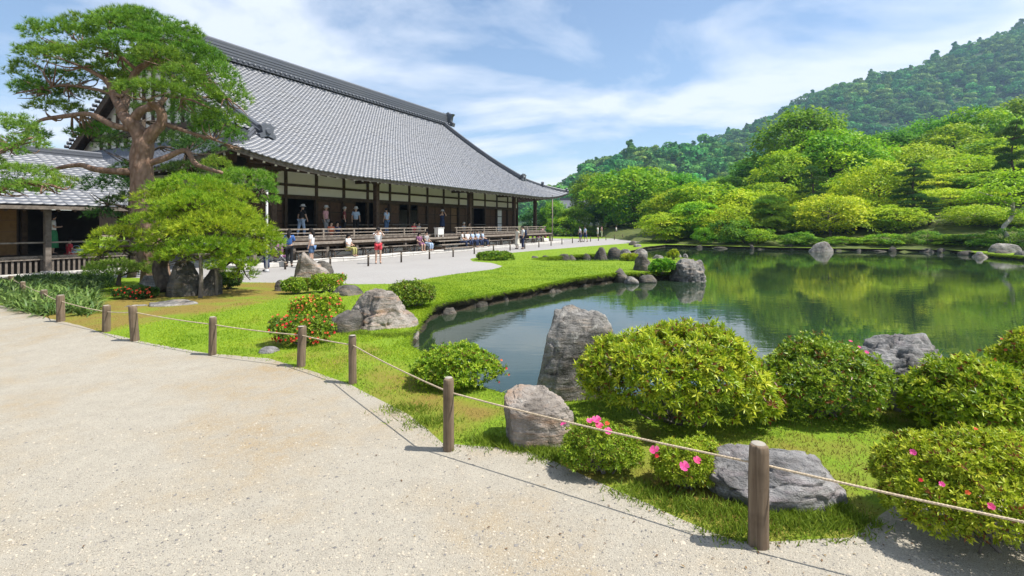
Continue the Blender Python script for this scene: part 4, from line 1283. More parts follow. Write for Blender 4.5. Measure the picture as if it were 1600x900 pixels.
def whorls(pos, nrm, per, ln, wd, spread=.95, upb=.25):
    """rosettes of leaves around shoot tips"""
    n = len(pos)
    ax = unit(nrm + R.normal(size=(n, 3)) * .35 + np.array([0, 0, upb]))
    t = unit(np.cross(ax, rdir(n))); b = np.cross(ax, t)
    P_, A_, N_, C_ = [], [], [], []
    base = np.clip(R.normal(.5, .29, n), 0, 1)
    for k in range(per):
        ang = 2 * math.pi * k / per + R.uniform(-.35, .35, n)
        tilt = R.normal(.0, .18, n) + (.95 if k % 2 else .45)
        rad = t * np.cos(ang)[:, None] + b * np.sin(ang)[:, None]
        a = rad * np.sin(np.clip(tilt, .1, 1.5) * spread * 1.3)[:, None] + ax * np.cos(np.clip(tilt, .1, 1.5) * spread * 1.3)[:, None]
        P_.append(pos + a * .004); A_.append(a); N_.append(ax - a * (ax * a).sum(-1, keepdims=True)); C_.append(base + R.normal(size=n) * .16)
    N = np.concatenate(P_); m = len(N)
    return leaves_arr(N, np.concatenate(A_), np.concatenate(N_), ln * R.uniform(.7, 1.2, m), wd * R.uniform(.8, 1.2, m), np.concatenate(C_))
def flower_me(mat, r):
    """azalea bloom: five broad overlapping petals in an open cup, with stamens"""
    V, F, C = [], [], []
    for k in range(5):
        a = 2 * math.pi * k / 5 + R.uniform(-.15, .15)
        el = R.uniform(.25, .6)
        d = np.array([math.cos(a) * math.cos(el), math.sin(a) * math.cos(el), math.sin(el)]); s_ = np.array([-math.sin(a), math.cos(a), R.uniform(-.2, .2)])
        up = np.cross(d, s_)
        o = len(V)
        for t, w, z in ((0, 0, 0), (.45, .34, .06), (.82, .42, -.02), (1.0, .16, -.12), (.94, 0, -.04), (1.0, -.16, -.12), (.82, -.42, -.02), (.45, -.34, .06)):
            V.append((d * t + s_ * w + up * z) * r)
        F += [(o, o + i, o + i + 1) for i in range(1, 7)]
        C += [R.uniform(.1, .8)] * 8
    v1, f1, c1 = needles_arr(np.zeros((6, 3)), rdir(6) * .25 * r + np.array([0, 0, r * .8]), r * .06, np.ones(6))
    v, f, c = cat_arr([(np.array(V), np.array(F), np.array(C)), (v1, f1, c1)])
    return mesh_np('flower', v, f, mat, rnd=c)
FLOWERS = {(m, s): flower_me(m, s) for m in ('petal_red', 'petal_orange', 'petal_pink') for s in (.030, .042)}
def bush(label, x, D, wpx, ytop, dscale, mat, leaf=(.05, .017), n=2200, per=7, lumps=9, flowers=(), z0=None, name='azalea_bush', group=None, seed=0, depth=.16, spread=.95, ground_px=None, flat=1.0):
    """shrub centred at photo column x, distance D; wpx wide; top at ytop"""
    w = wpx * D / FPX
    X = (x - 800) * D / FPX
    z0 = H(X, D) if z0 is None else z0
    h = (CAM_H - (ytop - HORIZON) * D / FPX - z0) * .95; w *= .97
    rg = np.random.default_rng(100 + seed)
    dp = w * dscale
    L = []
    L.append(((0, 0, h * .40), (w * .37, dp * .37, h * .56)))
    for k in range(lumps):
        a = 2 * math.pi * k / lumps + rg.uniform(-.3, .3)
        rr = rg.uniform(.20, .30)
        hh = rg.uniform(.24, .34) * h
        q = rg.uniform(.6, .95) if flat == 1.0 else 1.0
        L.append(((math.cos(a) * w * (.5 - rr) * q, math.sin(a) * dp * (.5 - rr) * q, rg.uniform(.28, .62) * h * flat), (w * rr, dp * rr, hh)))
    for k in range(lumps // 2):
        L.append(((rg.uniform(-.25, .25) * w, rg.uniform(-.25, .25) * dp, rg.uniform(.55, .72) * h), (w * rg.uniform(.12, .2), dp * rg.uniform(.12, .2), h * rg.uniform(.2, .28))))
    root = thing(name, label, 'bush', (X, D, z0), 0, group)
    pos, nrm = lump_shell(int(n * 1.25), L, depth)
    gap = np.array([mnoise.noise(Vector((q[0] / w * 5 + seed, q[1] / w * 5, q[2] / w * 5))) + .5 * mnoise.noise(Vector((q[0] / w * 13, q[1] / w * 13 + seed, q[2] / w * 13))) for q in pos])
    kp = (gap > -.24) | (R.random(len(pos)) < .25)
    pos, nrm, gap = pos[kp], nrm[kp], gap[kp]
    loose = .016 if flat == 1.0 else .008
    shoot = np.minimum(R.exponential(loose, len(pos)), loose * 3.2) * (.4 + 1.6 * np.clip(gap + .3, 0, 1)) * min(1.5, w)
    pos = pos + unit(nrm + np.array([0, 0, .5])) * shoot[:, None]
    v, f, c = whorls(pos, nrm, per, leaf[0], leaf[1], spread)
    obj('foliage', mesh_np('foliage', v, f, mat, rnd=c), root, kind='stuff')
    tw = []
    for k in range(22):
        l = L[rg.integers(0, len(L))]
        e = (Vector(l[0]) + Vector(rg.normal(size=3)) * .04 * w) * .9
        s = Vector((rg.normal() * .05 * w, rg.normal() * .05 * w, -.03))
        m = (s + e) * .5 + Vector(rg.normal(size=3)) * .05 * w
        tw.append(tube_arr(catmull([s, m, e], 3), list(np.linspace(.012, .004, 7)), 5))
    obj('stems', join_py('stems', tw, 'grey_bark'), root, kind='stuff')
    for (mat_f, px, py, r) in flowers:
        # bloom on the camera-facing skin nearest the given pixel
        tgt = None; best = 1e9
        wp = pos + np.array([X, D, z0])
        sx = 800 + wp[:, 0] / wp[:, 1] * FPX; sy = HORIZON + (CAM_H - wp[:, 2]) / wp[:, 1] * FPX
        score = (sx - px) ** 2 + (sy - py) ** 2 + (wp[:, 1] - (D - dp / 2)) * 160
        i = int(np.argmin(score))
        p = pos[i] + nrm[i] * .045 + np.array([0, -.02, .015])
        q = Vector(nrm[i] + np.array([0, -.6, .5])).to_track_quat('Z', 'Y').to_euler()
        obj('flower', FLOWERS[(mat_f, .042 if r > 9 else .030)], root, p, q, (random.uniform(.62, .92) * (1 if r > 9 else .86 if r > 7 else .65),) * 3)
    return root
def scatter_px(x0, x1, y0, y1, n, mat, seed=1, r=8):
    g = random.Random(seed)
    return [(mat if not isinstance(mat, tuple) else g.choice(mat), g.uniform(x0, x1), g.uniform(y0, y1), r) for _ in range(n)]

bush('large yellow-green azalea in the centre foreground beside the tall rock', 1062, 4.95, 322, 500, .72, 'leaf_azalea', (.064, .019), 3700, 8, 11, seed=1, depth=.15)
bush('dark glossy green azalea right of the large yellow-green azalea', 1288, 5.0, 226, 534, .8, 'leaf_azalea_dark', (.045, .018), 2600, 7, 9, [('petal_pink', 1330, 545, 8), ('petal_pink', 1337, 548, 8), ('petal_pink', 1352, 556, 8)], seed=2)
bush('broad-leaved green azalea in front of the pale rock at right', 1515, 4.6, 225, 560, .75, 'leaf_azalea', (.060, .020), 2800, 8, 9, seed=3)
bush('red-flecked azalea cut by the right edge at the waterside', 1612, 5.6, 115, 508, .9, 'leaf_azalea', (.050, .018), 1500, 7, 7, [('petal_red', 1564, 536, 8), ('petal_red', 1556, 562, 8), ('petal_orange', 1575, 552, 8), ('petal_red', 1566, 568, 8)], seed=4)
bush('rounded fine-leaved azalea mound at the bottom right corner', 1530, 3.12, 300, 668, .8, 'leaf_azalea_fine', (.033, .012), 6200, 7, 10, [('petal_pink', 1422, 709, 8), ('petal_pink', 1470, 766, 8), ('petal_pink', 1543, 795, 8), ('petal_red', 1520, 682, 6), ('petal_red', 1440, 760, 6), ('petal_red', 1512, 775, 6), ('petal_red', 1590, 795, 6)], seed=5, depth=.10, flat=.9)
bush('small low azalea with pink blooms beside the flat-topped stone', 938, 3.95, 146, 658, .7, 'leaf_azalea_fine', (.026, .010), 2600, 6, 8, [('petal_pink', 888, 668, 10), ('petal_pink', 922, 668, 10), ('petal_pink', 936, 675, 10), ('petal_pink', 930, 664, 10), ('petal_red', 945, 667, 8), ('petal_pink', 948, 680, 10)], seed=6)
bush('small low azalea with three pink blooms left of the nearest post', 1075, 3.72, 130, 685, .65, 'leaf_azalea_fine', (.026, .010), 2400, 6, 8, [('petal_pink', 1029, 712, 10), ('petal_red', 1031, 717, 8), ('petal_pink', 1067, 731, 12), ('petal_pink', 1082, 726, 12)], seed=7)
bush('round green azalea between the third and fourth posts at the pond inlet', 714, 6.1, 160, 543, .8, 'leaf_azalea', (.042, .016), 2300, 7, 9, [('petal_red', 786, 573, 8), ('petal_orange', 790, 580, 8), ('petal_red', 776, 596, 7), ('petal_orange', 780, 566, 7)], seed=8)
bush('azalea covered in red-orange blooms behind the fence rope', 473, 7.8, 112, 493, .7, 'leaf_azalea_dark', (.04, .016), 1500, 7, 8, scatter_px(425, 522, 494, 548, 85, ('petal_red', 'petal_orange', 'petal_red'), 3), seed=9)
bush('low azalea dotted with orange blooms left of the pinkish boulder', 496, 9.7, 94, 459, .7, 'leaf_azalea', (.045, .018), 1500, 7, 8, scatter_px(450, 532, 464, 488, 55, ('petal_orange',), 4), seed=10)
bush('round clipped green bush behind the pinkish boulder', 643, 11.3, 84, 438, .9, 'leaf_azalea_dark', (.05, .02), 1900, 6, 8, seed=11, name='clipped_bush')
bush('small clipped green bush at the foot of the tall brown rock', 462, 13.6, 46, 434, .8, 'leaf_azalea_dark', (.06, .024), 900, 6, 6, seed=12, name='clipped_bush')
bush('small green and orange bush right of the tall brown rock', 511, 13.9, 60, 427, .8, 'leaf_azalea', (.06, .024), 1100, 6, 7, scatter_px(520, 540, 428, 445, 8, ('petal_orange',), 5), seed=13)
bush('dark-leaved azalea with bright red blooms under the big pine', 212, 12.4, 72, 447, .7, 'leaf_dark', (.055, .022), 1000, 6, 7, scatter_px(180, 238, 449, 463, 45, ('petal_red',), 6), seed=14)
bush('low spreading bush on the lawn in front of the gravel court', 773, 27.0, 66, 394, .6, 'leaf_azalea_dark', (.12, .05), 900, 6, 8, seed=15, name='low_bush')
bush('soft green bush beside the pointed rock on the lawn peninsula', 1034, 19.4, 44, 405, .8, 'leaf_green', (.09, .04), 900, 6, 7, seed=16, name='low_bush')
bush('small yellow bush by the cove rocks', 985, 26.5, 34, 397, .7, 'leaf_azalea', (.10, .04), 500, 6, 6, seed=17, name='low_bush')
bush('tiny yellow bush on the rock behind the peninsula tip', 1052, 27.5, 20, 390, .8, 'leaf_azalea', (.10, .04), 300, 6, 5, seed=18, name='low_bush')
bush('dark bush right of the rock stack under the pine', 356, 14.6, 44, 425, .8, 'leaf_dark', (.07, .028), 900, 6, 6, seed=19, name='low_bush')

# strap-leaved plants at the left
def strap_patch(label, px0, px1, py0, py1, n, ln, mat='strap_leaf', name='strap_leaf_plants'):
    x = R.uniform(px0, px1, n); y = R.uniform(py0, py1, n)
    D = CAM_H * FPX / (y - 350); X = (x - 800) * D / FPX
    ok = ~in_poly(X, D, PATH) & ~in_poly(X, D, COURT); X, D = X[ok], D[ok]; n = len(X)
    parts = []
    for k in range(9):
        a = R.uniform(0, 6.28, n); el = R.uniform(.35, 1.15, n)
        d = np.stack([np.cos(a) * np.cos(el), np.sin(a) * np.cos(el), np.sin(el)], 1)
        L = ln * R.uniform(.6, 1.2, n)
        p0 = np.stack([X, D, np.zeros(n) + .02], 1)
        p1 = p0 + d * L[:, None] * .6
        d2 = unit(d + np.array([0, 0, -.75])); s = unit(np.cross(d, np.array([0, 0, 1.0]))) * .016 * ln / .4
        p2 = p1 + d2 * L[:, None] * .5
        v = np.stack([p0 - s * .5, p0 + s * .5, p1 + s, p1 - s, p2], 1).reshape(-1, 3)
        i = np.arange(n)[:, None] * 5
        f = np.concatenate([i + np.array([[0, 1, 2]]), i + np.array([[0, 2, 3]]), i + np.array([[3, 2, 4]])])
        parts.append((v, f, np.repeat(np.clip(R.normal(.5, .25, n), 0, 1), 5)))
    v, f, c = cat_arr(parts)
    o = obj(name, mesh_np(name, v, f, mat, rnd=c), kind='stuff')
    return tag(o, label, 'plants')
strap_patch('low mass of strap-leaved green plants along the path at far left', -60, 150, 446, 498, 700, .42)
strap_patch('darker band of low leafy plants behind the strap-leaved ones', -40, 175, 434, 452, 800, .38, 'leaf_dark', 'ground_cover')

# ---------------------------------------------------------------- grass blades
def grass(label, px0, px1, py0, py1, n, hgt, wid, dens_px=True, dry=False, mat='grass_blade', name='grass', fn=None):
    x = R.uniform(px0, px1, n); y = R.uniform(py0, py1, n)
    D = CAM_H * FPX / (y - 350); X = (x - 800) * D / FPX
    ok = ~in_poly(X, D, POND) & ~in_poly(X + R.normal(size=n) * .06, D + R.normal(size=n) * .06, PATH) & ~in_poly(X, D, COURT)
    ms = moss_v(X, D)
    ok &= (R.random(n) > ms * 1.1) if not dry else (R.random(n) < ms * 1.3)
    pn = np.array([mnoise.noise(Vector((a * 2.3, b * 2.3, 7))) for a, b in zip(X, D)])
    ok &= (pn > -.12) | (R.random(n) < .35) | (D > 9)
    X, D = X[ok], D[ok]; n = len(X)
    if n == 0: return
    z = H_v(X, D)
    p = np.stack([X, D, z - .004], 1)
    h = hgt * R.uniform(.5, 1.25, n)
    tip = p + np.stack([R.normal(size=n) * .45 * h, R.normal(size=n) * .45 * h, h], 1)
    cl = np.array([mnoise.noise(Vector((a * 1.3, b * 1.3, 2))) for a, b in zip(X, D)])
    v, f, c = needles_arr(p, tip, wid * R.uniform(.7, 1.3, n), .5 + cl * .7 + R.normal(size=n) * .22)
    o = obj(name, mesh_np(name, v, f, mat, rnd=c), kind='stuff')
    tag(o, label, 'grass')
grass('short green grass along the near bank between fence and pond', 480, 1450, 520, 850, 190000, .026, .006, mat='grass_near')
grass('short green lawn grass under the red azaleas', 60, 720, 440, 620, 170000, .03, .010)
grass('bright lawn grass on the peninsula across the inlet', 640, 1070, 378, 500, 130000, .035, .016)
grass('dry brownish moss and grass in the near bank', 100, 1600, 445, 860, 60000, .025, .008, dry=True, mat='grass_dry', name='dry_grass')
grass('short grass on the bank right of the azaleas', 1440, 2500, 558, 800, 50000, .03, .008, mat='grass_near')
TUFT = [(G(1150, 830), .12), (G(1125, 800), .12), (G(1230, 815), .12), (G(1290, 822), .13), (G(1330, 815), .08), (G(830, 700), .1), (G(760, 690), .12), (G(640, 640), .15), (G(670, 660), .14), (G(870, 715), .1), (G(1010, 770), .12), (G(1065, 790), .1), (G(790, 600), .1), (G(805, 699), .06), (G(850, 706), .06), (G(888, 708), .06), (G(560, 531), .12), (G(600, 534), .14), (G(640, 530), .12), (G(1180, 803), .07), (G(1250, 806), .08), (G(1300, 796), .06), (G(500, 532), .12), (G(1370, 660), .08), (G(1440, 655), .08)]
def tufts():
    X, D = [], []
    for c, s in TUFT:
        m = 520
        X.append(c.x + R.normal(size=m) * s); D.append(c.y + R.normal(size=m) * s * .6)
    X = np.concatenate(X); D = np.concatenate(D); ok = ~in_poly(X, D, POND); X, D = X[ok], D[ok]; n = len(X)
    p = np.stack([X, D, H_v(X, D)], 1)
    h = .055 * R.uniform(.3, 1.25, n)
    tip = p + np.stack([R.normal(size=n) * .6 * h, R.normal(size=n) * .6 * h, h], 1)
    v, f, c = needles_arr(p, tip, .009, R.normal(.35, .2, n))
    tag(obj('grass_tuft', mesh_np('grass_tuft', v, f, 'grass_near', rnd=c), kind='stuff'), 'longer grass tufts along the path edge by the posts', 'grass')
tufts()

# grass hanging over the pond's edge
def edge_grass():
    E = np.array([(p.x, p.y) for p in POND]); E2 = np.roll(E, -1, 0)
    L = np.linalg.norm(E2 - E, axis=1); c = (E + E2) / 2
    keep = (c[:, 1] < 34) & (np.abs(c[:, 0]) < c[:, 1] * 1.1 + 1)
    E, E2, L = E[keep], E2[keep], L[keep]
    n = 42000
    k = R.choice(len(E), n, p=L / L.sum()); t = R.random((n, 1))
    p = E[k] * (1 - t) + E2[k] * t
    d = E2[k] - E[k]; nn = np.stack([-d[:, 1], d[:, 0]], 1); nn /= np.linalg.norm(nn, axis=1)[:, None]
    inside = in_poly(*(p + nn * .1).T, POND); nn = np.where(inside[:, None], nn, -nn)
    p = p - nn * R.uniform(-.02, .12, (n, 1))
    sc = np.clip(p[:, 1] / 12, .7, 2.2)
    z = H_v(p[:, 0], p[:, 1])
    b = np.concatenate([p, z[:, None]], 1)
    h = .07 * sc * R.uniform(.4, 1.3, n)
    tip = b + np.concatenate([nn * (h * R.uniform(.2, 1.3, n))[:, None] + R.normal(size=(n, 2)) * .3 * h[:, None], (h * R.uniform(-1.1, .6, n))[:, None]], 1)
    v, f, c = needles_arr(b, tip, .012 * sc, R.normal(.5, .22, n))
    tag(obj('edge_grass', mesh_np('edge_grass', v, f, 'grass_blade', rnd=c), kind='stuff'), 'grass hanging over the edge of the pond bank', 'grass')
edge_grass()

# ================================================================ PINES IN THE FOREGROUND GARDEN
def pad_arr(c, r, n, ln, wid, per=11, up=.55, tone=.5):
    """needle tufts over a flattened cushion"""
    d = rdir(n); d[:, 2] = np.where(d[:, 2] < -.15, -d[:, 2], d[:, 2])
    rad = np.where(R.random((n, 1)) < .8, 1 - np.abs(R.normal(size=(n, 1))) * .12, R.uniform(.5, 1, (n, 1)))
    wob = 1 + .42 * np.array([mnoise.noise(Vector((q[0] * 2.4 + c[0], q[1] * 2.4 + c[1], q[2] * 2.4 + c[2]))) for q in d])[:, None]
    p = np.asarray(c) + d * np.asarray(r) * rad * wob
    ax = unit(d * .75 + np.array([0, 0, up]) + R.normal(size=(n, 3)) * .25)
    pos = np.repeat(p, per, 0); a = np.repeat(ax, per, 0)
    t = unit(a + rdir(n * per) * .85)
    m = n * per
    base = np.repeat(np.clip(R.normal(tone, .18, n), 0, 1), per)
    return needles_arr(pos, pos + t * (ln * R.uniform(.65, 1.15, m))[:, None], wid, base + R.normal(size=m) * .12)
def pine(name, label, D, base_px, trunk_px, limbs, pads, mat, bark, ln=.14, wid=.014, dens=75, trunk_r=(.34, .28), tone=.5, twig=True, dspread=1.0, group=None, thick=1.0):
    """trunk_px: list of (px,py,dD); limbs: (list of points, r0, r1); pads: (px,py,wpx,hpx,dD)"""
    b = P(base_px[0], base_px[1], D); b.z = 0
    root = thing(name, label, 'tree', b, 0, group)
    def loc(x, y, dd): return P(x, y, D + dd) - b
    tp = [loc(*t) for t in trunk_px]
    obj('trunk', tube_me('trunk', tp, list(trunk_r), bark, 14, .16, 6), root)
    nodes = [(p, .05) for p in tp[len(tp) // 2:]]
    for pts, r0, r1 in limbs:
        q = [loc(*t) for t in pts]
        obj('branch', tube_me('branch', q, [r0, (r0 + r1) / 2, r1], bark, 9, .2, 5), root)
        nodes += [(p, r1) for p in catmull(q, 3)[2:]]
    tws = []
    for (x, y, w, h, dd) in pads:
        c = loc(x, y, dd); s = (D + dd) / FPX
        r = (w * s / 2 * .90, w * s / 2 * .8 * dspread, h * s / 2 * thick)
        n = int(dens * (r[0] * r[1] * 3.14 + 1.6 * r[2] * (r[0] + r[1])))
        v, f, cc = pad_arr(tuple(c), r, n, ln, wid, tone=tone)
        obj('foliage_pad', mesh_np('foliage_pad', v, f, mat, rnd=cc), root, kind='stuff')
        if twig:
            near = min(nodes, key=lambda q: (q[0] - c).length)
            e0 = near[0]; 
            for j in range(5):
                tgt = c + Vector((R.uniform(-.75, .75) * r[0], R.uniform(-.7, .7) * r[1], -.35 * r[2] + R.uniform(-.1, .3) * r[2]))
                m = (e0 + tgt) * .5 + Vector((R.normal() * .10, R.normal() * .10, R.normal() * .06 - .05))
                tws.append(tube_arr(catmull([e0, m, tgt], 4), list(np.linspace(.03, .008, 9)), 6))
    if tws: obj('twigs', join_py('twigs', tws, bark), root, kind='stuff')
    return root
pine('red_pine', 'big old red-barked pine with spreading flat-topped crown at left', 15.5, (243, 446),
     [(246, 450, 0), (240, 400, 0), (228, 340, 0), (222, 290, 0), (221, 250, 0), (224, 222, .05), (214, 203, 0), (200, 190, -.1), (190, 178, 0)],
     [([(223, 225, 0), (240, 205, 0), (252, 192, .1), (250, 172, 0), (232, 158, -.2)], .20, .10),
      ([(205, 190, 0), (222, 172, 0), (245, 165, .2), (262, 150, .6)], .16, .06),
      ([(196, 185, 0), (178, 150, .2), (165, 125, .2), (130, 105, 0)], .14, .05),
      ([(190, 178, 0), (200, 140, .5), (215, 110, .6), (240, 90, .6), (242, 60, .4)], .15, .05),
      ([(212, 203, 0), (175, 195, -.3), (140, 178, -.2), (100, 182, 0), (70, 186, .1), (56, 195, 0), (62, 215, 0)], .10, .03),
      ([(190, 150, .1), (150, 140, .2), (105, 133, .1), (70, 138, 0)], .06, .02),
      ([(250, 190, .1), (290, 205, .2), (325, 215, .1), (352, 225, 0)], .07, .025),
      ([(240, 90, .6), (275, 105, .5), (320, 120, .3), (352, 150, .1)], .08, .03),
      ([(222, 268, 0), (190, 268, -.3), (150, 265, -.4), (125, 258, -.4), (95, 262, -.4), (75, 268, -.4)], .11, .045),
      ([(224, 258, 0), (255, 248, .1), (290, 235, .2), (305, 255, .1), (330, 265, 0), (347, 270, -.1)], .10, .05),
      ([(262, 150, .6), (295, 155, .6), (330, 170, .4)], .06, .02),
      ([(215, 110, .6), (175, 80, .3), (130, 72, .1)], .06, .02)],
     [(105, 62, 125, 40, 0), (75, 90, 90, 34, .3), (105, 92, 105, 30, -.5), (38, 118, 52, 44, .1), (140, 48, 90, 36, .4), (190, 52, 110, 46, -.1), (228, 42, 95, 42, .3),
      (205, 72, 90, 34, -.6), (262, 68, 105, 46, .2), (250, 92, 90, 30, -.7), (300, 92, 95, 46, .1), (335, 128, 80, 54, .1), (362, 165, 66, 62, 0), (345, 192, 84, 36, .2), (242, 146, 118, 30, -1.3),
      (60, 148, 66, 40, .3), (88, 172, 80, 26, .2), (120, 150, 66, 28, .6), (150, 118, 60, 30, 1.0), (310, 148, 70, 44, -.5), (285, 122, 80, 36, -.9), (150, 205, 44, 22, .4), (366, 222, 34, 40, .1),
      (205, 28, 62, 28, .5), (158, 82, 70, 28, -.5), (100, 124, 64, 24, .5), (44, 142, 50, 36, -.2), (330, 208, 60, 26, .6), (200, 108, 90, 34, 1.6), (265, 110, 90, 40, 1.4), (320, 105, 70, 50, 1.2), (180, 128, 60, 26, .9), (232, 172, 30, 12, .6),
      (128, 212, 44, 18, .2), (30, 205, 44, 24, .3), (62, 216, 40, 22, .0), (296, 172, 60, 30, 1.3), (175, 30, 46, 24, .1), (290, 55, 56, 30, .3)],
     'needle_big', 'pine_bark', .16, .016, 122, (.40, .36, .33, .31, .29, .27, .21, .17, .12), thick=1.12)
pine('leaning_pine', 'pine pads reaching into view at the left edge below the big pine', 13.2, (-70, 470),
     [(-70, 475, 0), (-78, 400, 0), (-70, 330, 0), (-60, 260, 0), (-50, 210, 0)],
     [([(-60, 260, 0), (-20, 245, 0), (20, 228, 0), (50, 215, 0)], .09, .03), ([(-70, 310, 0), (-20, 300, 0), (40, 285, 0), (80, 290, 0)], .09, .03)],
     [(12, 200, 92, 40, 0), (35, 228, 80, 36, .2), (8, 240, 60, 30, -.2), (30, 275, 120, 34, 0), (15, 300, 110, 40, .2), (70, 296, 84, 32, .1), (100, 286, 40, 22, .2), (-30, 260, 70, 50, 0)],
     'needle_pale', 'pine_bark', .14, .014, 110, (.22, .18, .1))
pine('shaped_pine', 'dense yellow-green shaped pine propped by poles in front of the rock stack', 13.6, (262, 452),
     [(262, 455, 0), (250, 420, .2), (262, 390, .1), (285, 360, 0), (300, 330, 0)],
     [([(285, 360, 0), (320, 345, 0), (360, 350, .1), (400, 370, .2)], .08, .03), ([(262, 390, 0), (230, 385, 0), (190, 385, 0), (160, 395, 0)], .06, .02), ([(285, 360, 0), (320, 385, -.3), (350, 405, -.3), (390, 410, 0)], .05, .02)],
     [(300, 296, 130, 46, .1), (262, 312, 100, 40, .3), (345, 312, 120, 50, .2), (310, 326, 150, 50, -.5), (270, 345, 100, 44, -.2), (365, 345, 110, 54, -.2), (395, 372, 90, 56, .3), (330, 362, 150, 56, -.9), (265, 378, 96, 56, -.4), (330, 395, 140, 50, -.9), (390, 400, 90, 46, -.3),
      (290, 405, 110, 40, -.6), (360, 418, 80, 34, -.7), (378, 434, 50, 28, -.5), (415, 380, 46, 44, .4), (225, 352, 66, 36, .4), (188, 372, 80, 40, .3), (165, 392, 70, 34, .1), (240, 390, 50, 40, 0), (150, 402, 46, 26, .1), (205, 395, 50, 26, .4), (300, 312, 60, 26, -.6), (430, 385, 34, 30, .3)],
     'needle_yellow', 'dark_bark', .14, .014, 125, (.20, .16, .13, .10), tone=.5)
pine('back_pine', 'green pine pad in front of the hall eaves behind the shaped pine', 17.0, (345, 438),
     [(345, 440, 0), (350, 380, 0), (360, 310, 0)], [([(355, 330, 0), (385, 300, 0), (410, 295, 0)], .05, .02)],
     [(382, 282, 100, 36, 0), (405, 300, 64, 34, .1), (420, 318, 40, 24, 0), (350, 290, 60, 34, .4), (340, 262, 46, 36, .3)], 'needle_big', 'dark_bark', .15, .016, 110, (.12, .08), tone=.62)
pine('dark_pine', 'dark green pine behind the red-barked trunk', 18.2, (205, 434),
     [(205, 436, 0), (212, 380, 0), (205, 320, 0), (215, 260, 0), (225, 190, 0)], [([(210, 330, 0), (180, 320, 0), (150, 325, 0)], .05, .02), ([(212, 260, 0), (250, 230, 0), (290, 240, 0)], .05, .02)],
     [(170, 296, 84, 44, 0), (200, 318, 76, 34, .1), (160, 338, 56, 26, 0), (205, 270, 60, 34, .3), (280, 190, 60, 44, .8), (265, 225, 90, 40, .6), (180, 232, 60, 34, .6), (310, 235, 80, 40, .2), (295, 268, 90, 30, .2), (170, 214, 50, 24, .4), (215, 180, 60, 40, .8), (330, 190, 50, 30, .8)],
     'needle_dark', 'dark_bark', .15, .016, 95, (.14, .06))
pine('soft_mound_pine', 'low soft pale green pine mound beside the path plants', 14.6, (185, 443),
     [(185, 446, 0), (186, 435, 0), (190, 425, 0)], [([(188, 432, 0), (205, 425, 0), (222, 425, 0)], .03, .015)],
     [(180, 422, 90, 30, 0), (212, 428, 60, 26, -.2), (155, 428, 50, 24, 0)], 'needle_pale', 'dark_bark', .12, .013, 150, (.06, .04), twig=False)
# support poles for the shaped pine
for px, yb, yt, lab in ((313, 471, 398, 'weathered left support pole under the shaped pine'), (337, 466, 420, 'weathered right support pole under the shaped pine')):
    g = GH(px, yb); top = P(px, yt, g.y)
    sp = thing('support_pole', lab, 'pole', g)
    obj('shaft', tube_me('shaft', [(0, 0, -.05), (.02, 0, (top.z - g.z) * .5), (0, .01, top.z - g.z)], [.05, .045, .04], 'grey_timber', 9, .1), sp)
    obj('crossbar', tube_me('crossbar', [(-.22, 0, top.z - g.z), (.22, 0, top.z - g.z + .01)], .03, 'grey_timber', 8), sp)
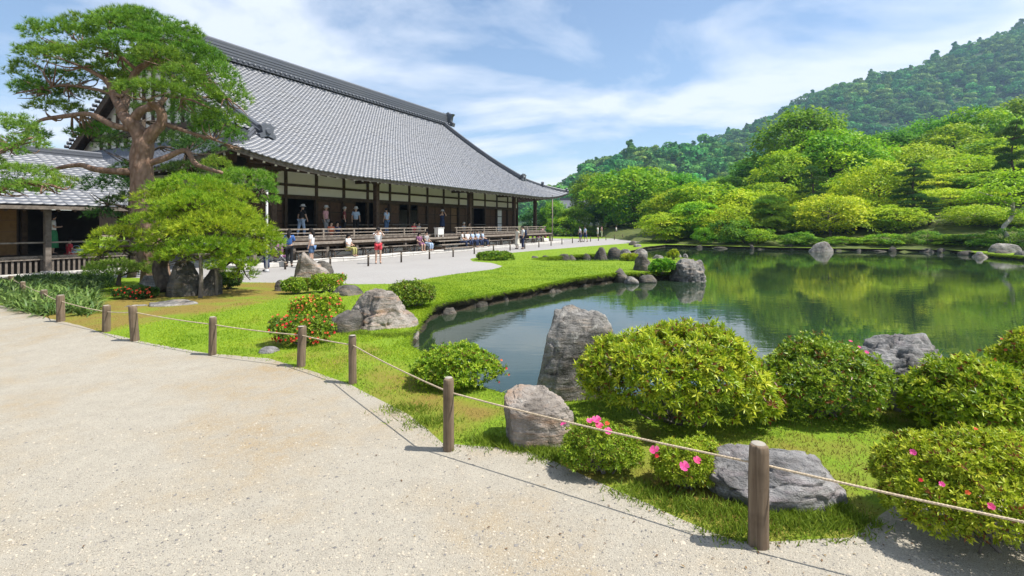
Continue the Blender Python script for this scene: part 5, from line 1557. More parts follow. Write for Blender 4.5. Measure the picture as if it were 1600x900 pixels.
# ================================================================ TREES BEYOND THE POND
def broadleaf(name, mat, bark, seed, h=7.0, rad=3.6, nclump=46, leaf=.26, nleaf=190, layered=.38, trunk_h=.28, trunks=1, lean=0.0):
    """unit tree of height h at the origin: leaning stem(s), limbs and tiers of leaf sprays"""
    g = np.random.default_rng(seed)
    root = thing(name, 'x', 'tree')
    z0 = h * trunk_h
    cl = []
    k = 0
    while len(cl) < nclump and k < 4000:
        k += 1
        d = g.normal(size=3); d /= np.linalg.norm(d)
        q = g.uniform(.25, 1) ** .45
        p = np.array([d[0] * rad * q, d[1] * rad * q, z0 + (h - z0) * (.5 + .5 * d[2] * q)])
        # crown narrows upwards and is undercut below
        t = (p[2] - z0) / (h - z0)
        lim = rad * (.62 + .50 * math.sin(math.pi * min(1, .22 + .72 * t))) * g.uniform(.82, 1.1)
        if math.hypot(p[0], p[1]) > lim: continue
        if cl and min(np.linalg.norm((p - c) * np.array([1, 1, 1.25])) for c in cl) < rad * .25: continue
        cl.append(p)
    pos, ax, nr, rn = [], [], [], []
    for c in cl:
        r = g.uniform(.17, .31) * rad
        m = int(nleaf * (r / (.25 * rad)) ** 2)
        a = g.uniform(0, 6.28, m); rr = np.sqrt(g.uniform(0, 1, m)) * r
        droop = -(rr / r) ** 2 * r * .45
        q = np.stack([np.cos(a) * rr, np.sin(a) * rr, droop + g.normal(size=m) * r * layered * .38 + .1 * r * np.sin(a * 3 + g.uniform(0, 6))], 1)
        hd = c[:2] / (np.hypot(c[0], c[1]) + .3); sl = g.normal(-.32, .22)
        q[:, 2] += (q[:, 0] * hd[0] + q[:, 1] * hd[1]) * sl + (q[:, 0] * g.normal() + q[:, 1] * g.normal()) * .14
        pos.append(c + q)
        out = np.stack([np.cos(a), np.sin(a), -.25 + g.normal(size=m) * .3], 1)
        ax.append(out + g.normal(size=(m, 3)) * .5)
        nr.append(np.array([0, 0, 1.0]) + g.normal(size=(m, 3)) * .42 + out * .15 - sl * np.array([hd[0], hd[1], 0]))
        rn.append(np.clip(g.normal(.5, .24) + g.normal(size=m) * .17, 0, 1))
    pos = np.concatenate(pos); m = len(pos)
    v, f, c = leaves_arr(pos, np.concatenate(ax), np.concatenate(nr), leaf * g.uniform(.7, 1.3, m), leaf * .62 * g.uniform(.8, 1.2, m), np.concatenate(rn), .12)
    obj('crown', mesh_np('crown', v, f, mat, rnd=c), root, kind='stuff')
    top = Vector((lean * h * .6, 0, h * .72))
    for t in range(trunks):
        o = Vector((g.normal() * .12, g.normal() * .12, 0)) * (t > 0)
        mid = Vector((g.normal() * .25 + lean * h * .3, g.normal() * .2, h * .36))
        tp = top + Vector((g.normal() * .5, g.normal() * .4, 0)) * (trunks > 1)
        obj('trunk', tube_me('trunk', [o + Vector((0, 0, -.3)), o + Vector((lean * .4, 0, h * .12)), mid, tp], [.19 * h / 7, .15 * h / 7, .11 * h / 7, .04 * h / 7], bark, 9, .12), root)
    tws = []
    for c in cl[::2]:
        c = Vector(c)
        s = Vector((0, 0, h * .16)).lerp(top, min(.9, max(.05, (c.z - h * .28) / (h * .75))))
        m_ = (s + c) * .5 + Vector((0, 0, -.12 * rad * .3))
        tws.append(tube_arr(catmull([s, m_, c], 3), list(np.linspace(.055, .014, 7) * h / 7), 5))
    obj('branches', join_py('branches', tws, bark), root, kind='stuff')
    return root
def far_pine(name, seed, h=6.5, rad=2.2, npad=13, mat='needle_dark', bark='dark_bark', lean=.05):
    g = np.random.default_rng(seed)
    root = thing(name, 'x', 'tree')
    tp = [Vector((0, 0, -.3)), Vector((lean * h * .3 + g.normal() * .1, 0, h * .3)), Vector((g.normal() * .25, 0, h * .6)), Vector((lean * h, 0, h * .95))]
    obj('trunk', tube_me('trunk', tp, [.15, .13, .09, .04], bark, 8, .12), root)
    br = []; sp = catmull(tp, 6)
    for k in range(npad):
        t = .30 + .68 * k / (npad - 1)
        s = sp[int(t * (len(sp) - 1))]
        a = k * 2.4 + g.uniform(-.4, .4); rr = rad * (1.05 - .75 * t) * g.uniform(.6, 1.0) * (0 if k == npad - 1 else 1)
        c = s + Vector((math.cos(a) * rr, math.sin(a) * rr, .1))
        r = rad * g.uniform(.34, .48) * (1.15 - .45 * t)
        n = int(95 * r * r * 3)
        v, f, cc = pad_arr(tuple(c), (r, r * .9, r * .36), n, .30, .04, 7)
        obj('foliage_pad', mesh_np('foliage_pad', v, f, mat, rnd=cc), root, kind='stuff')
        br.append(tube_arr(catmull([s - Vector((0, 0, .1)), (s + c) * .5 - Vector((0, 0, .12)), c], 3), list(np.linspace(.05, .02, 7)), 5))
    obj('branches', join_py('branches', br, bark), root, kind='stuff')
    return root
PROTO = {
    'maple': [broadleaf('maple_tree', 'leaf_maple', 'dark_bark', 301, 6.5, 4.0, 78, .29, 120, .22, .10), broadleaf('maple_tree', 'leaf_maple', 'dark_bark', 302, 6.5, 3.7, 72, .29, 120, .2, .12, 2)],
    'yellow': [broadleaf('maple_tree', 'leaf_maple_yellow', 'dark_bark', 303, 5.8, 3.9, 72, .28, 122, .2, .12, 2), broadleaf('maple_tree', 'leaf_maple_yellow', 'grey_bark', 304, 5.8, 4.2, 76, .28, 120, .2, .14)],
    'green': [broadleaf('broadleaf_tree', 'leaf_green', 'grey_bark', 305, 9.0, 3.9, 80, .33, 130, .75, .16), broadleaf('broadleaf_tree', 'leaf_green', 'grey_bark', 306, 9.0, 3.5, 76, .33, 130, .75, .18)],
    'dark': [broadleaf('evergreen_tree', 'leaf_dark', 'dark_bark', 307, 7.0, 3.2, 46, .30, 180, .85, .06)],
    'shrub': [broadleaf('shrub', 'leaf_green', 'dark_bark', 308, 2.4, 1.8, 26, .17, 150, .7, .02), broadleaf('shrub', 'leaf_maple', 'dark_bark', 309, 2.4, 1.9, 26, .17, 150, .6, .02)],
    'pine': [far_pine('pine_tree', 310), far_pine('pine_tree', 311, lean=-.08, npad=15)],
    'shapedpine': [far_pine('shaped_pine_tree', 312, 4.5, 3.0, 17, 'needle_big', 'dark_bark', .12)],
}
PH = {'maple': 6.5, 'yellow': 5.8, 'green': 9.0, 'dark': 7.0, 'shrub': 2.4, 'pine': 6.5, 'shapedpine': 4.5}
PR = {'maple': 4.0, 'yellow': 4.1, 'green': 3.8, 'dark': 3.2, 'shrub': 1.9, 'pine': 2.2, 'shapedpine': 3.2}
USED = {}
def tree(kind, x, ytop, wpx, D, label, group='trees across the pond', zbase=None):
    X = (x - 800) * D / FPX
    z = hz(X, D) if zbase is None else zbase
    h = CAM_H + (HORIZON - ytop) * D / FPX - z
    sw = wpx * D / FPX / 2 / PR[kind]; sh = h / PH[kind] / 1.02
    i = USED.get(kind, 0); USED[kind] = i + 1
    v = PROTO[kind][i % len(PROTO[kind])]
    rz = random.uniform(0, 6.28)
    if kind == 'shrub': q_ = random.uniform(.7, 1.25); sw *= q_; sh *= random.uniform(.6, 1.7)
    g = random.Random(i + 50)
    if i < len(PROTO[kind]):
        v.location = (X, D, z); v.rotation_euler = (0, 0, rz); v.scale = (sw, sw, sh); v['label'] = label; v['group'] = group
        return v
    return copy_thing(v, (X, D, z), rz, (sw, sw, sh), label, group)
def sized(n): return n
T = [
 # behind the hall's right end
 ('green', 868, 312, 46, 84, 'airy green tree directly behind the pale pole at the hall corner'),
 ('dark', 835, 322, 50, 86, 'dark tree seen under the right end of the hall eaves'),
 ('green', 896, 322, 58, 82, 'light green tree between the hall corner and the schoolgirls'),
 ('shrub', 850, 352, 50, 80, 'low green shrub left of the pale pole'),
 ('shrub', 880, 345, 56, 80, 'round light green shrub right of the pale pole'),
 ('shrub', 920, 352, 50, 80, 'low green shrub behind the two schoolgirls'),
 ('green', 928, 268, 74, 92, 'tall green tree left of the big maple beyond the court'),
 ('maple', 992, 254, 150, 80, 'big bright green maple beyond the end of the gravel court'),
 ('green', 1000, 258, 80, 98, 'green treetop directly behind the big bright maple'),
 ('dark', 950, 315, 70, 86, 'dark tree at the left foot of the big bright maple'),
 ('maple', 1055, 292, 104, 60, 'maple right of the big bright maple'),
 ('yellow', 1040, 330, 90, 51, 'low yellow-green maple at the left end of the far shore'),
 ('dark', 1075, 322, 90, 58, 'dark evergreen behind the left end of the far shore'),
 ('maple', 1108, 278, 130, 56, 'spreading maple above the left far shore'),
 ('green', 1060, 268, 80, 78, 'rounded green treetop on the skyline left of centre'),
 ('green', 1140, 272, 90, 80, 'green treetop below the mountain foot'),
 ('yellow', 1155, 292, 110, 54, 'yellow-green maple left of the shaped pine'),
 ('dark', 1130, 335, 100, 56, 'dark evergreen thicket under the yellow-green maple'),
 ('maple', 1200, 282, 110, 60, 'maple behind the shaped pine'),
 ('shapedpine', 1205, 304, 92, 49, 'shaped spreading pine leaning over the far shore'),
 ('dark', 1185, 345, 60, 52, 'dark low evergreen beneath the shaped pine'),
 ('green', 1252, 165, 130, 74, 'tallest green tree standing above the far shore'),
 ('maple', 1298, 194, 150, 68, 'tall bright maple in front of the tallest tree'),
 ('maple', 1222, 232, 100, 66, 'maple left of the tall bright maple'),
 ('pine', 1270, 254, 62, 56, 'dark pine in front of the tall bright maple'),
 ('yellow', 1235, 295, 90, 58, 'yellow maple left of the dark pine trunk'),
 ('yellow', 1297, 300, 120, 47.5, 'bright yellow-green maple at the water above the large pale rock'),
 ('yellow', 1368, 248, 130, 52, 'tall yellow-green maple left of the tall dark pine'),
 ('pine', 1427, 250, 70, 47, 'tall dark pine on the mossy bank'),
 ('pine', 1452, 312, 60, 46, 'short dark pine right of the tall dark pine'),
 ('maple', 1350, 225, 110, 74, 'rounded maple up the slope behind the yellow-green maple'),
 ('green', 1395, 200, 100, 84, 'green treetop high on the slope right of the tall maple'),
 ('yellow', 1430, 222, 110, 70, 'yellow-green maple high on the slope above the tall pine'),
 ('maple', 1490, 190, 120, 76, 'maple on the upper right slope'),
 ('green', 1455, 182, 100, 92, 'green treetop on the upper right skyline'),
 ('maple', 1530, 158, 130, 84, 'high maple on the right skyline'),
 ('green', 1600, 150, 120, 92, 'tree at the right picture edge on the skyline'),
 ('yellow', 1495, 240, 130, 62, 'layered yellow-green maple on the right slope'),
 ('maple', 1560, 212, 130, 66, 'layered maple on the right slope near the picture edge'),
 ('yellow', 1485, 292, 110, 52, 'yellow-green maple above the mossy bank'),
 ('maple', 1545, 265, 110, 56, 'green maple behind the leaning pale trunk'),
 ('pine', 1583, 180, 60, 50, 'slender red-trunked pine at the right edge'),
 ('maple', 1330, 270, 90, 60, 'maple between the bright maples above the pale rock'),
 ('dark', 1345, 320, 80, 60, 'dark evergreen behind the mossy bank'),
 ('dark', 1500, 322, 90, 66, 'dark evergreen on the right slope'),
 ('dark', 1400, 300, 80, 62, 'dark evergreen behind the tall dark pine'),
 ('dark', 1180, 305, 70, 68, 'dark evergreen behind the yellow-green maple'),
 ('dark', 1010, 325, 80, 84, 'dark evergreen right behind the big bright maple'),
 ('dark', 1580, 300, 90, 60, 'dark evergreen at the right picture edge'),
 ('green', 1620, 215, 120, 76, 'green tree cut by the right picture edge'),
 ('maple', 1625, 270, 110, 50, 'maple cut by the right picture edge'),
 ('green', 1180, 245, 90, 88, 'green treetop in front of the mountain foot left of the tallest tree'),
 ('green', 1320, 238, 90, 90, 'green treetop peeping between tall maples'),
 ('shrub', 1002, 350, 60, 76, 'low shrub under the big bright maple'),
 ('shrub', 1140, 354, 60, 46.2, 'shrub leaning over the water below the yellow-green maple'),
 ('shrub', 1100, 358, 46, 47, 'low shrub at the left far waterline'),
 ('shrub', 1232, 360, 50, 43.2, 'shrub right of the shaped pine at the waterline'),
 ('shrub', 1355, 366, 60, 41.6, 'low shrub on the bank right of the large pale rock'),
 ('shrub', 1450, 364, 60, 40, 'low shrub on the bank below the short dark pine'),
 ('shrub', 1500, 362, 70, 39.4, 'low shrub on the bank left of the leaning pale trunk'),
 ('shrub', 1540, 366, 50, 36.8, 'low shrub at the far right waterline'),
 ('shrub', 1255, 352, 50, 52, 'shrub under the yellow maple behind the waterline'),
 ('yellow', 1400, 318, 90, 46, 'low yellow-green maple left of the tall dark pine trunk'),
 ('maple', 1335, 335, 80, 50, 'low maple at the left end of the mossy bank'),
 ('yellow', 1525, 318, 90, 43, 'low yellow-green maple right of the mossy bank'),
 ('maple', 1470, 325, 90, 56, 'maple shading the back of the mossy bank'),
 ('maple', 1420, 262, 110, 66, 'maple rising behind the tall dark pine'),
 ('dark', 1455, 285, 90, 72, 'dark evergreen high on the slope behind the tall dark pine'),
 ('dark', 1540, 250, 90, 78, 'dark evergreen high on the right slope'),
 ('maple', 1600, 245, 110, 58, 'maple beside the slender red-trunked pine'),
 ('yellow', 1380, 270, 100, 72, 'yellow-green maple up the slope between the pines'),
 ('dark', 1230, 330, 90, 58, 'dark evergreen behind the shaped pine'),
 ('dark', 1290, 335, 90, 60, 'dark evergreen behind the bright yellow-green waterside maple'),
 ('green', 1550, 190, 100, 94, 'rounded green treetop near the right skyline'),
 ('maple', 1170, 318, 90, 62, 'maple glimpsed behind the shaped pine'),
 ('maple', 1445, 330, 70, 60, 'small maple behind the short dark pine'),
 ('shrub', 1395, 352, 60, 54, 'shrub at the back of the mossy bank'),
 ('shrub', 1320, 362, 56, 42, 'shrub under the waterside maple'),
 ('shrub', 1580, 366, 60, 36, 'shrub at the foot of the leaning pale trunk'),
 ('shrub', 1480, 370, 46, 38.8, 'small shrub at the waterline right of the mossy bank'),
 ('shrub', 1270, 365, 46, 42.4, 'small shrub behind the large pale rock'),
 ('shrub', 1185, 364, 52, 44.6, 'shrub below the shaped pine at the waterline'),
 ('shrub', 1065, 356, 56, 52, 'shrub at the left corner of the far shore'),
 ('shrub', 1163, 358, 54, 45.4, 'shrub at the waterline left of the shaped pine'),
 ('shrub', 1250, 362, 46, 42.8, 'shrub at the waterline just left of the large pale rock'),
 ('shrub', 1378, 368, 50, 41.4, 'shrub at the waterline left of the tall dark pine'),
 ('shrub', 1412, 370, 46, 41.0, 'shrub at the waterline under the tall dark pine'),
 ('shrub', 1518, 366, 54, 38.4, 'shrub at the waterline left of the flat pale rock'),
 ('yellow', 1345, 305, 90, 50, 'yellow-green maple right of the waterside maple'),
 ('yellow', 1130, 318, 100, 50, 'yellow-green maple left of the shaped pine near the water'),
 ('maple', 1085, 312, 90, 51, 'bright maple near the left far shore'),
 ('maple', 1250, 318, 80, 51, 'bright maple between the shaped pine and waterside maple'),
 ('yellow', 1450, 268, 110, 60, 'yellow-green maple on the slope right of the tall dark pine'),
 ('yellow', 1570, 330, 80, 42, 'yellow-green maple behind the leaning pale trunk'),
]
for t in T: tree(*t)
# leaning pale trunk at the right edge: its own crown hangs over the water
lt = thing('leaning_tree', 'maple with a pale crooked trunk leaning over the right shore', 'tree', (P(1578, 384, 37).x, 37, 0))
_b = lt.location.copy()
obj('trunk', tube_me('trunk', [P(1580, 388, 37) - _b, P(1574, 372, 37) - _b, P(1568, 356, 37.2) - _b, P(1580, 340, 37.4) - _b, P(1583, 318, 37.5) - _b, P(1577, 300, 37.5) - _b], [.17, .15, .14, .12, .09, .05], 'pale_bark', 10, .15), lt)
obj('branch', tube_me('branch', [P(1583, 325, 37.5) - _b, P(1560, 310, 37.2) - _b, P(1530, 300, 37) - _b], [.07, .05, .03], 'pale_bark', 8, .1), lt)
obj('branch', tube_me('branch', [P(1580, 340, 37.4) - _b, P(1605, 320, 37.4) - _b, P(1630, 305, 37.4) - _b], [.07, .05, .03], 'pale_bark', 8, .1), lt)
_p, _a, _n, _r = [], [], [], []
for (x, y, w) in ((1545, 292, 60), (1578, 280, 70), (1610, 290, 70), (1525, 305, 40), (1560, 308, 46), (1600, 310, 50), (1580, 268, 40), (1640, 300, 60), (1618, 325, 60)):
    c = np.array(P(x, y, 37.3 + R.normal() * .5) - _b); r = w * 37 / FPX / 2; m = 230
    a = R.uniform(0, 6.28, m); rr = np.sqrt(R.random(m)) * r
    _p.append(c + np.stack([np.cos(a) * rr, np.sin(a) * rr, -(rr / r) ** 2 * r * .3 + R.normal(size=m) * .12], 1))
    out = np.stack([np.cos(a), np.sin(a), -.2 + 0 * a], 1); _a.append(out + R.normal(size=(m, 3)) * .4); _n.append(np.array([0, 0, 1.]) + R.normal(size=(m, 3)) * .35); _r.append(np.clip(R.normal(.5, .15) + R.normal(size=m) * .15, 0, 1))
_v, _f, _c = leaves_arr(np.concatenate(_p), np.concatenate(_a), np.concatenate(_n), .24, .15, np.concatenate(_r))
obj('crown', mesh_np('crown', _v, _f, 'leaf_maple_yellow', rnd=_c), lt, kind='stuff')
# ================================================================ ROPE FENCE along the path
def post_me(h, r, seed):
    rg = random.Random(seed)
    V, F = [], []
    sides = 18
    prof = [(0, 1.06), (.1, 1.02), (.35, 1.0), (.7, .99), (.93, .97), (.985, .93), (1.0, .80)]
    lx, ly = rg.uniform(-.03, .03), rg.uniform(-.03, .03)
    crack = rg.uniform(0, 6.28)
    for t, k in prof:
        for i in range(sides):
            a = 2 * math.pi * i / sides
            dd = abs((a - crack + math.pi) % (2 * math.pi) - math.pi)
            rr = r * k * (1 + .05 * mnoise.noise(Vector((math.cos(a) * 1.4 + seed, math.sin(a) * 1.4, t * 2)))) * (1 - (.30 if dd < .18 else 0))
            V.append((math.cos(a) * rr + lx * t, math.sin(a) * rr + ly * t, t * h))
    n = len(prof)
    for k in range(n - 1):
        for i in range(sides):
            j = (i + 1) % sides; F.append((k * sides + i, k * sides + j, (k + 1) * sides + j, (k + 1) * sides + i))
    F.append(tuple((n - 1) * sides + i for i in range(sides)))
    me = mesh_py('shaft', V, F, 'post_wood', True)
    me.polygons[-1].use_smooth = False
    return me
mat_wood('post_top', (.30, .27, .22), (.44, .40, .34), (10, 10, 10), 2, .9, .6)
POSTS = [(1185, 851, 698, 30, 'nearest weathered wooden post standing before the low flat rock'),
         (701, 703, 590, 17, 'weathered wooden post left of the flat-topped stone block'),
         (551, 601, 526, 12, 'brown wooden post between the red azalea and the inlet bush'),
         (470, 578, 510, 13, 'grey wooden post in front of the red-orange azalea'),
         (332, 559, 500, 11, 'wooden post alone in the middle of the green lawn edge'),
         (211, 541, 486, 12, 'wooden post second right of the strap-leaved plants'),
         (166, 528, 477, 11, 'wooden post first right of the strap-leaved plants'),
         (95, 508, 461, 11, 'wooden post at the corner of the strap-leaved plants'),
         (69, 480, 453, 9, 'short wooden post half hidden in the strap-leaved plants'),
         (36, 463, 440, 7, 'small wooden post behind the strap-leaved plants'),
         (18, 450, 431, 7, 'dark small wooden post farthest along the fence at left')]
rope_pts = []
for i, (px, yb, yt, wpx, lab) in enumerate(POSTS):
    g = G(px, yb)
    g.z = H(g.x, g.y) if i in (2, 4, 5) else 0
    d = g.y
    h = (yb - yt) * d / FPX + (.02 if i == 0 else 0)
    r = max(.042, wpx * d / FPX / 2)
    po = thing('fence_post', lab, 'post', g - Vector((0, 0, .02)), random.uniform(0, 6), 'rope fence posts along the path')
    obj('shaft', post_me(h + .02, r, i + 3), po)
    obj('weathered_end', lathe([(r * .76, 0), (r * .66, .004), (.0001, .007)], 'post_top', 14, 'weathered_end'), po, (0, 0, h + .0185))
    rope_pts.append(g + Vector((0, -r * .0, h * .80)))
first = G(1640, 838); first = Vector((2.65, 2.55, .40))
chain = [Vector((4.2, 1.7, .42)), rope_pts[0]] + rope_pts[1:] + [rope_pts[-1] + Vector((-4, 1.5, 0))]
chain[0] = Vector((3.25, 2.13, .44))
_ep = thing('fence_post', 'wooden post past the bottom right azalea mound', 'post', (chain[0].x, chain[0].y, -.02), 1.0, 'rope fence posts along the path')
obj('shaft', post_me(.58, .055, 21), _ep)
obj('weathered_end', lathe([(.042, 0), (.036, .004), (.0001, .007)], 'post_top', 14, 'weathered_end'), _ep, (0, 0, .5785))
strand_pts = []
for a, b in zip(chain[:-1], chain[1:]):
    L = (b - a).length; n = max(6, int(L / .12))
    for k in range(n):
        t = k / n; p = a.lerp(b, t); p.z -= .035 * L * t * (1 - t) * .9
        strand_pts.append(p)
strand_pts.append(chain[-1])
def rope():
    parts = []
    fine = []
    for a, b in zip(strand_pts[:-1], strand_pts[1:]):
        near = a.y < 6
        n = max(1, int((b - a).length / (.012 if near else .06)))
        for k in range(n): fine.append(a.lerp(b, k / n))
    n = len(fine)
    for s in range(3):
        pts = []
        ph = 0.0
        for i, p in enumerate(fine):
            d = (fine[min(n - 1, i + 1)] - fine[max(0, i - 1)]).normalized()
            sd = d.cross(Vector((0, 0, 1))).normalized(); u = sd.cross(d)
            if i: ph += (p - fine[i - 1]).length * 2 * math.pi / .055
            q = ph + s * 2.094
            k = .0034 if p.y < 6 else 0.002
            pts.append(p + sd * math.cos(q) * k + u * math.sin(q) * k)
        parts.append(tube_arr(pts, [.0045 if p.y < 6 else .0062 for p in pts], 5))
    me = join_py('rope', parts, 'rope_fibre')
    tag(obj('rope', me), 'long twisted tan rope threaded through the wooden posts', 'rope')
rope()

# thin dark posts with a cord along the gravel court
CP = [(445.6, 421, 408), (516, 418, 400.5), (575.4, 416, 398), (627, 410, 394), (671, 405, 390), (708, 401.5, 388), (741, 397, 384.5), (771, 394.5, 381.6), (797, 391.6, 380), (820, 389, 378), (842, 386.5, 376), (861, 384, 374.5), (878, 382, 372.5), (894.5, 380, 371), (907, 378.6, 370), (922.7, 377.4, 369), (935, 376.3, 368), (946.8, 375.4, 367.2), (960, 374.6, 366.6), (973, 374, 366)]
cpp = []
for i, (px, yb, yt) in enumerate(CP):
    g = G(px, yb); h = (yb - yt) * g.y / FPX
    r = .045
    cp_ = thing('court_post', 'thin dark post along the gravel court, %s from the left' % ordn[i], 'post', g, 0, 'thin posts along the gravel court')
    obj('shaft', cyl_me(r, r * .9, h, 'dark_post', 10, .01), cp_)
    obj('cord_ring', cyl_me(r * 1.25, r * 1.25, .03, 'rope_fibre', 10), cp_, (0, 0, h * .8))
    cpp.append(g + Vector((0, 0, h * .82)))
cord = []
for a, b in zip(cpp[:-1], cpp[1:]):
    for k in range(5):
        t = k / 5; p = a.lerp(b, t); p.z -= .05 * 4 * t * (1 - t); cord.append(p)
cord.append(cpp[-1])
tag(obj('cord', join_py('cord', [tube_arr(cord, [.011] * len(cord), 5)], 'dark_post')), 'thin sagging dark cord strung between the court posts', 'cord')

# ================================================================ PEOPLE
def flat(name, c, rough=.8):
    if name in M: return name
    m, n, l = newmat(name)
    t = tnoise(n, l, coords(n, l), 14, 3)
    finish(n, l, mixcol(n, l, ramp(n, l, t, .35, .65), c, tuple(x * .8 for x in c)), rough, t, .3, .01)
    return name
flat('skin', (.56, .36, .26), .6)
CLOTH = {'white': (.78, .78, .78), 'black': (.02, .02, .022), 'navy': (.022, .035, .09), 'blue': (.05, .13, .36), 'lightblue': (.42, .54, .72), 'denim': (.11, .19, .34), 'red': (.66, .06, .08), 'pink': (.68, .36, .40), 'magenta': (.50, .05, .25),
         'purple': (.20, .08, .16), 'grey': (.35, .34, .34), 'green': (.05, .26, .11), 'maroon': (.22, .05, .06), 'cream': (.70, .66, .56), 'orange': (.65, .17, .08), 'brown': (.19, .11, .07), 'khaki': (.40, .38, .14), 'darkhair': (.014, .011, .010), 'greyhair': (.50, .49, .47), 'straw': (.62, .52, .34)}
for k_, c_ in CLOTH.items(): flat('cloth_' + k_, c_)
TMP = bpy.data.scenes.new('skin_workshop')
def skinned(name, verts, edges, radii, mat, root=0, sub=1):
    me = bpy.data.meshes.new(name)
    me.from_pydata([tuple(v) for v in verts], edges, [])
    o = bpy.data.objects.new('tmp_skin', me); TMP.collection.objects.link(o)
    md = o.modifiers.new('s', 'SKIN'); md.use_smooth_shade = True
    for i, r in enumerate(radii):
        sv = me.skin_vertices[0].data[i]
        sv.radius = (r, r) if isinstance(r, (int, float)) else r
        sv.use_root = (i == root)
    s2 = o.modifiers.new('u', 'SUBSURF'); s2.levels = sub; s2.render_levels = sub
    TMP.view_layers[0].update(); dg = TMP.view_layers[0].depsgraph
    nm = bpy.data.meshes.new_from_object(o.evaluated_get(dg), depsgraph=dg)
    nm.name = name
    bpy.data.objects.remove(o, do_unlink=True); bpy.data.meshes.remove(me)
    nm.materials.clear(); nm.materials.append(M[mat])
    for p in nm.polygons: p.use_smooth = True
    return nm
def person(label, loc, face, pose='stand', top='white', bottom=('trousers', 'navy'), hair='darkhair', hat=None, tall=1.66, long_hair=False, bag=None, group=None):
    """figure with feet (or seat) on loc; local +Y is forward; face = heading angle of +Y from world +Y"""
    s = tall / 1.66
    sit = pose.startswith('sit')
    ph = .95 if not sit else .50
    lean = .06 if pose == 'walk' else (.10 if pose == 'sitlean' else 0)
    V = {'pel': (0, 0, ph), 'waist': (0, lean * .4, ph + .16), 'chest': (0, lean, ph + .36), 'neck': (0, lean + .01, ph + .50), 'nk2': (0, lean + .02, ph + .555), 'head': (0, lean + .035, ph + .625), 'crown': (0, lean + .03, ph + .70)}
    for sd, x in (('L', -1), ('R', 1)):
        V['sh' + sd] = (x * .165, lean, ph + .445)
        if pose == 'photo':
            V['el' + sd] = (x * .24, lean + .20, ph + .36); V['wr' + sd] = (x * .09, lean + .30, ph + .56); V['ha' + sd] = (x * .04, lean + .30, ph + .63)
        elif pose == 'hold':
            V['el' + sd] = (x * .22, lean + .02, ph + .20); V['wr' + sd] = (x * .10, lean + .24, ph + .22); V['ha' + sd] = (x * .03, lean + .29, ph + .24)
        elif sit:
            V['el' + sd] = (x * .22, lean + .05, ph + .20); V['wr' + sd] = (x * .13, lean + .28, ph + .12); V['ha' + sd] = (x * .08, lean + .35, ph + .11)
        else:
            sw = (.10 * x if pose == 'walk' else .02)
            V['el' + sd] = (x * .22, lean - .02 + sw * .6, ph + .18); V['wr' + sd] = (x * .23, lean + .04 + sw, ph - .06); V['ha' + sd] = (x * .22, lean + .06 + sw, ph - .15)
        V['hip' + sd] = (x * .085, 0, ph - .06)
        if sit:
            V['kn' + sd] = (x * .11, .42, ph - .02); V['an' + sd] = (x * .10, .40, .085); V['to' + sd] = (x * .11, .55, .04)
        elif pose == 'walk':
            V['kn' + sd] = (x * .09, .10 * x, .50); V['an' + sd] = (x * .085, .16 * x - .03, .09); V['to' + sd] = (x * .09, .16 * x + .12, .04)
        else:
            V['kn' + sd] = (x * .095, .02, .50); V['an' + sd] = (x * .10, -.01, .085); V['to' + sd] = (x * .115, .13, .04)
    RAD = {'pel': (.135, .10), 'waist': (.115, .085), 'chest': (.145, .10), 'neck': .052, 'nk2': .050, 'head': (.078, .09), 'crown': (.070, .080), 'sh': .056, 'el': .040, 'wr': .028, 'ha': (.034, .02), 'hip': .085, 'kn': .056, 'an': .038, 'to': (.036, .03)}
    keys = list(V); idx = {k: i for i, k in enumerate(keys)}
    def rad(k): return RAD[k] if k in RAD else RAD[k[:-1]]
    E = [('pel', 'waist'), ('waist', 'chest'), ('chest', 'neck'), ('neck', 'nk2'), ('nk2', 'head'), ('head', 'crown')]
    for sd in 'LR':
        E += [('chest', 'sh' + sd), ('sh' + sd, 'el' + sd), ('el' + sd, 'wr' + sd), ('wr' + sd, 'ha' + sd), ('pel', 'hip' + sd), ('hip' + sd, 'kn' + sd), ('kn' + sd, 'an' + sd), ('an' + sd, 'to' + sd)]
    root = thing('person', label, 'person', loc, face, group)
    root.scale = (s, s, s)
    obj('body', skinned('body', [V[k] for k in keys], [(idx[a], idx[b]) for a, b in E], [rad(k) for k in keys], 'skin'), root)
    def garment(name, ks, es, grow, mat, over=None, rootk=0):
        vs = []; rs = []
        for k in ks:
            if over and k in over: p, r = over[k]
            else: p, r = V[k], rad(k)
            vs.append(p); rs.append(tuple(q + grow for q in r) if isinstance(r, tuple) else r + grow)
        i2 = {k: i for i, k in enumerate(ks)}
        return obj(name, skinned(name, vs, [(i2[a], i2[b]) for a, b in es], rs, 'cloth_' + mat, rootk), root)
    mid = lambda a, b, t: tuple(V[a][i] + (V[b][i] - V[a][i]) * t for i in range(3))
    ov = {}
    for sd in 'LR':
        ov['sl' + sd] = (mid('sh' + sd, 'el' + sd, .72 if top != 'blue' else 1.0), .046)
        ov['hem'] = ((0, 0, ph - .02), (.145, .11))
    garment('top', ['hem', 'waist', 'chest', 'neckb', 'shL', 'slL', 'shR', 'slR'], [('hem', 'waist'), ('waist', 'chest'), ('chest', 'neckb'), ('chest', 'shL'), ('shL', 'slL'), ('chest', 'shR'), ('shR', 'slR')], .020, top, dict(ov, neckb=((0, lean + .005, ph + .455), .06)), 2)
    kind, bc = bottom
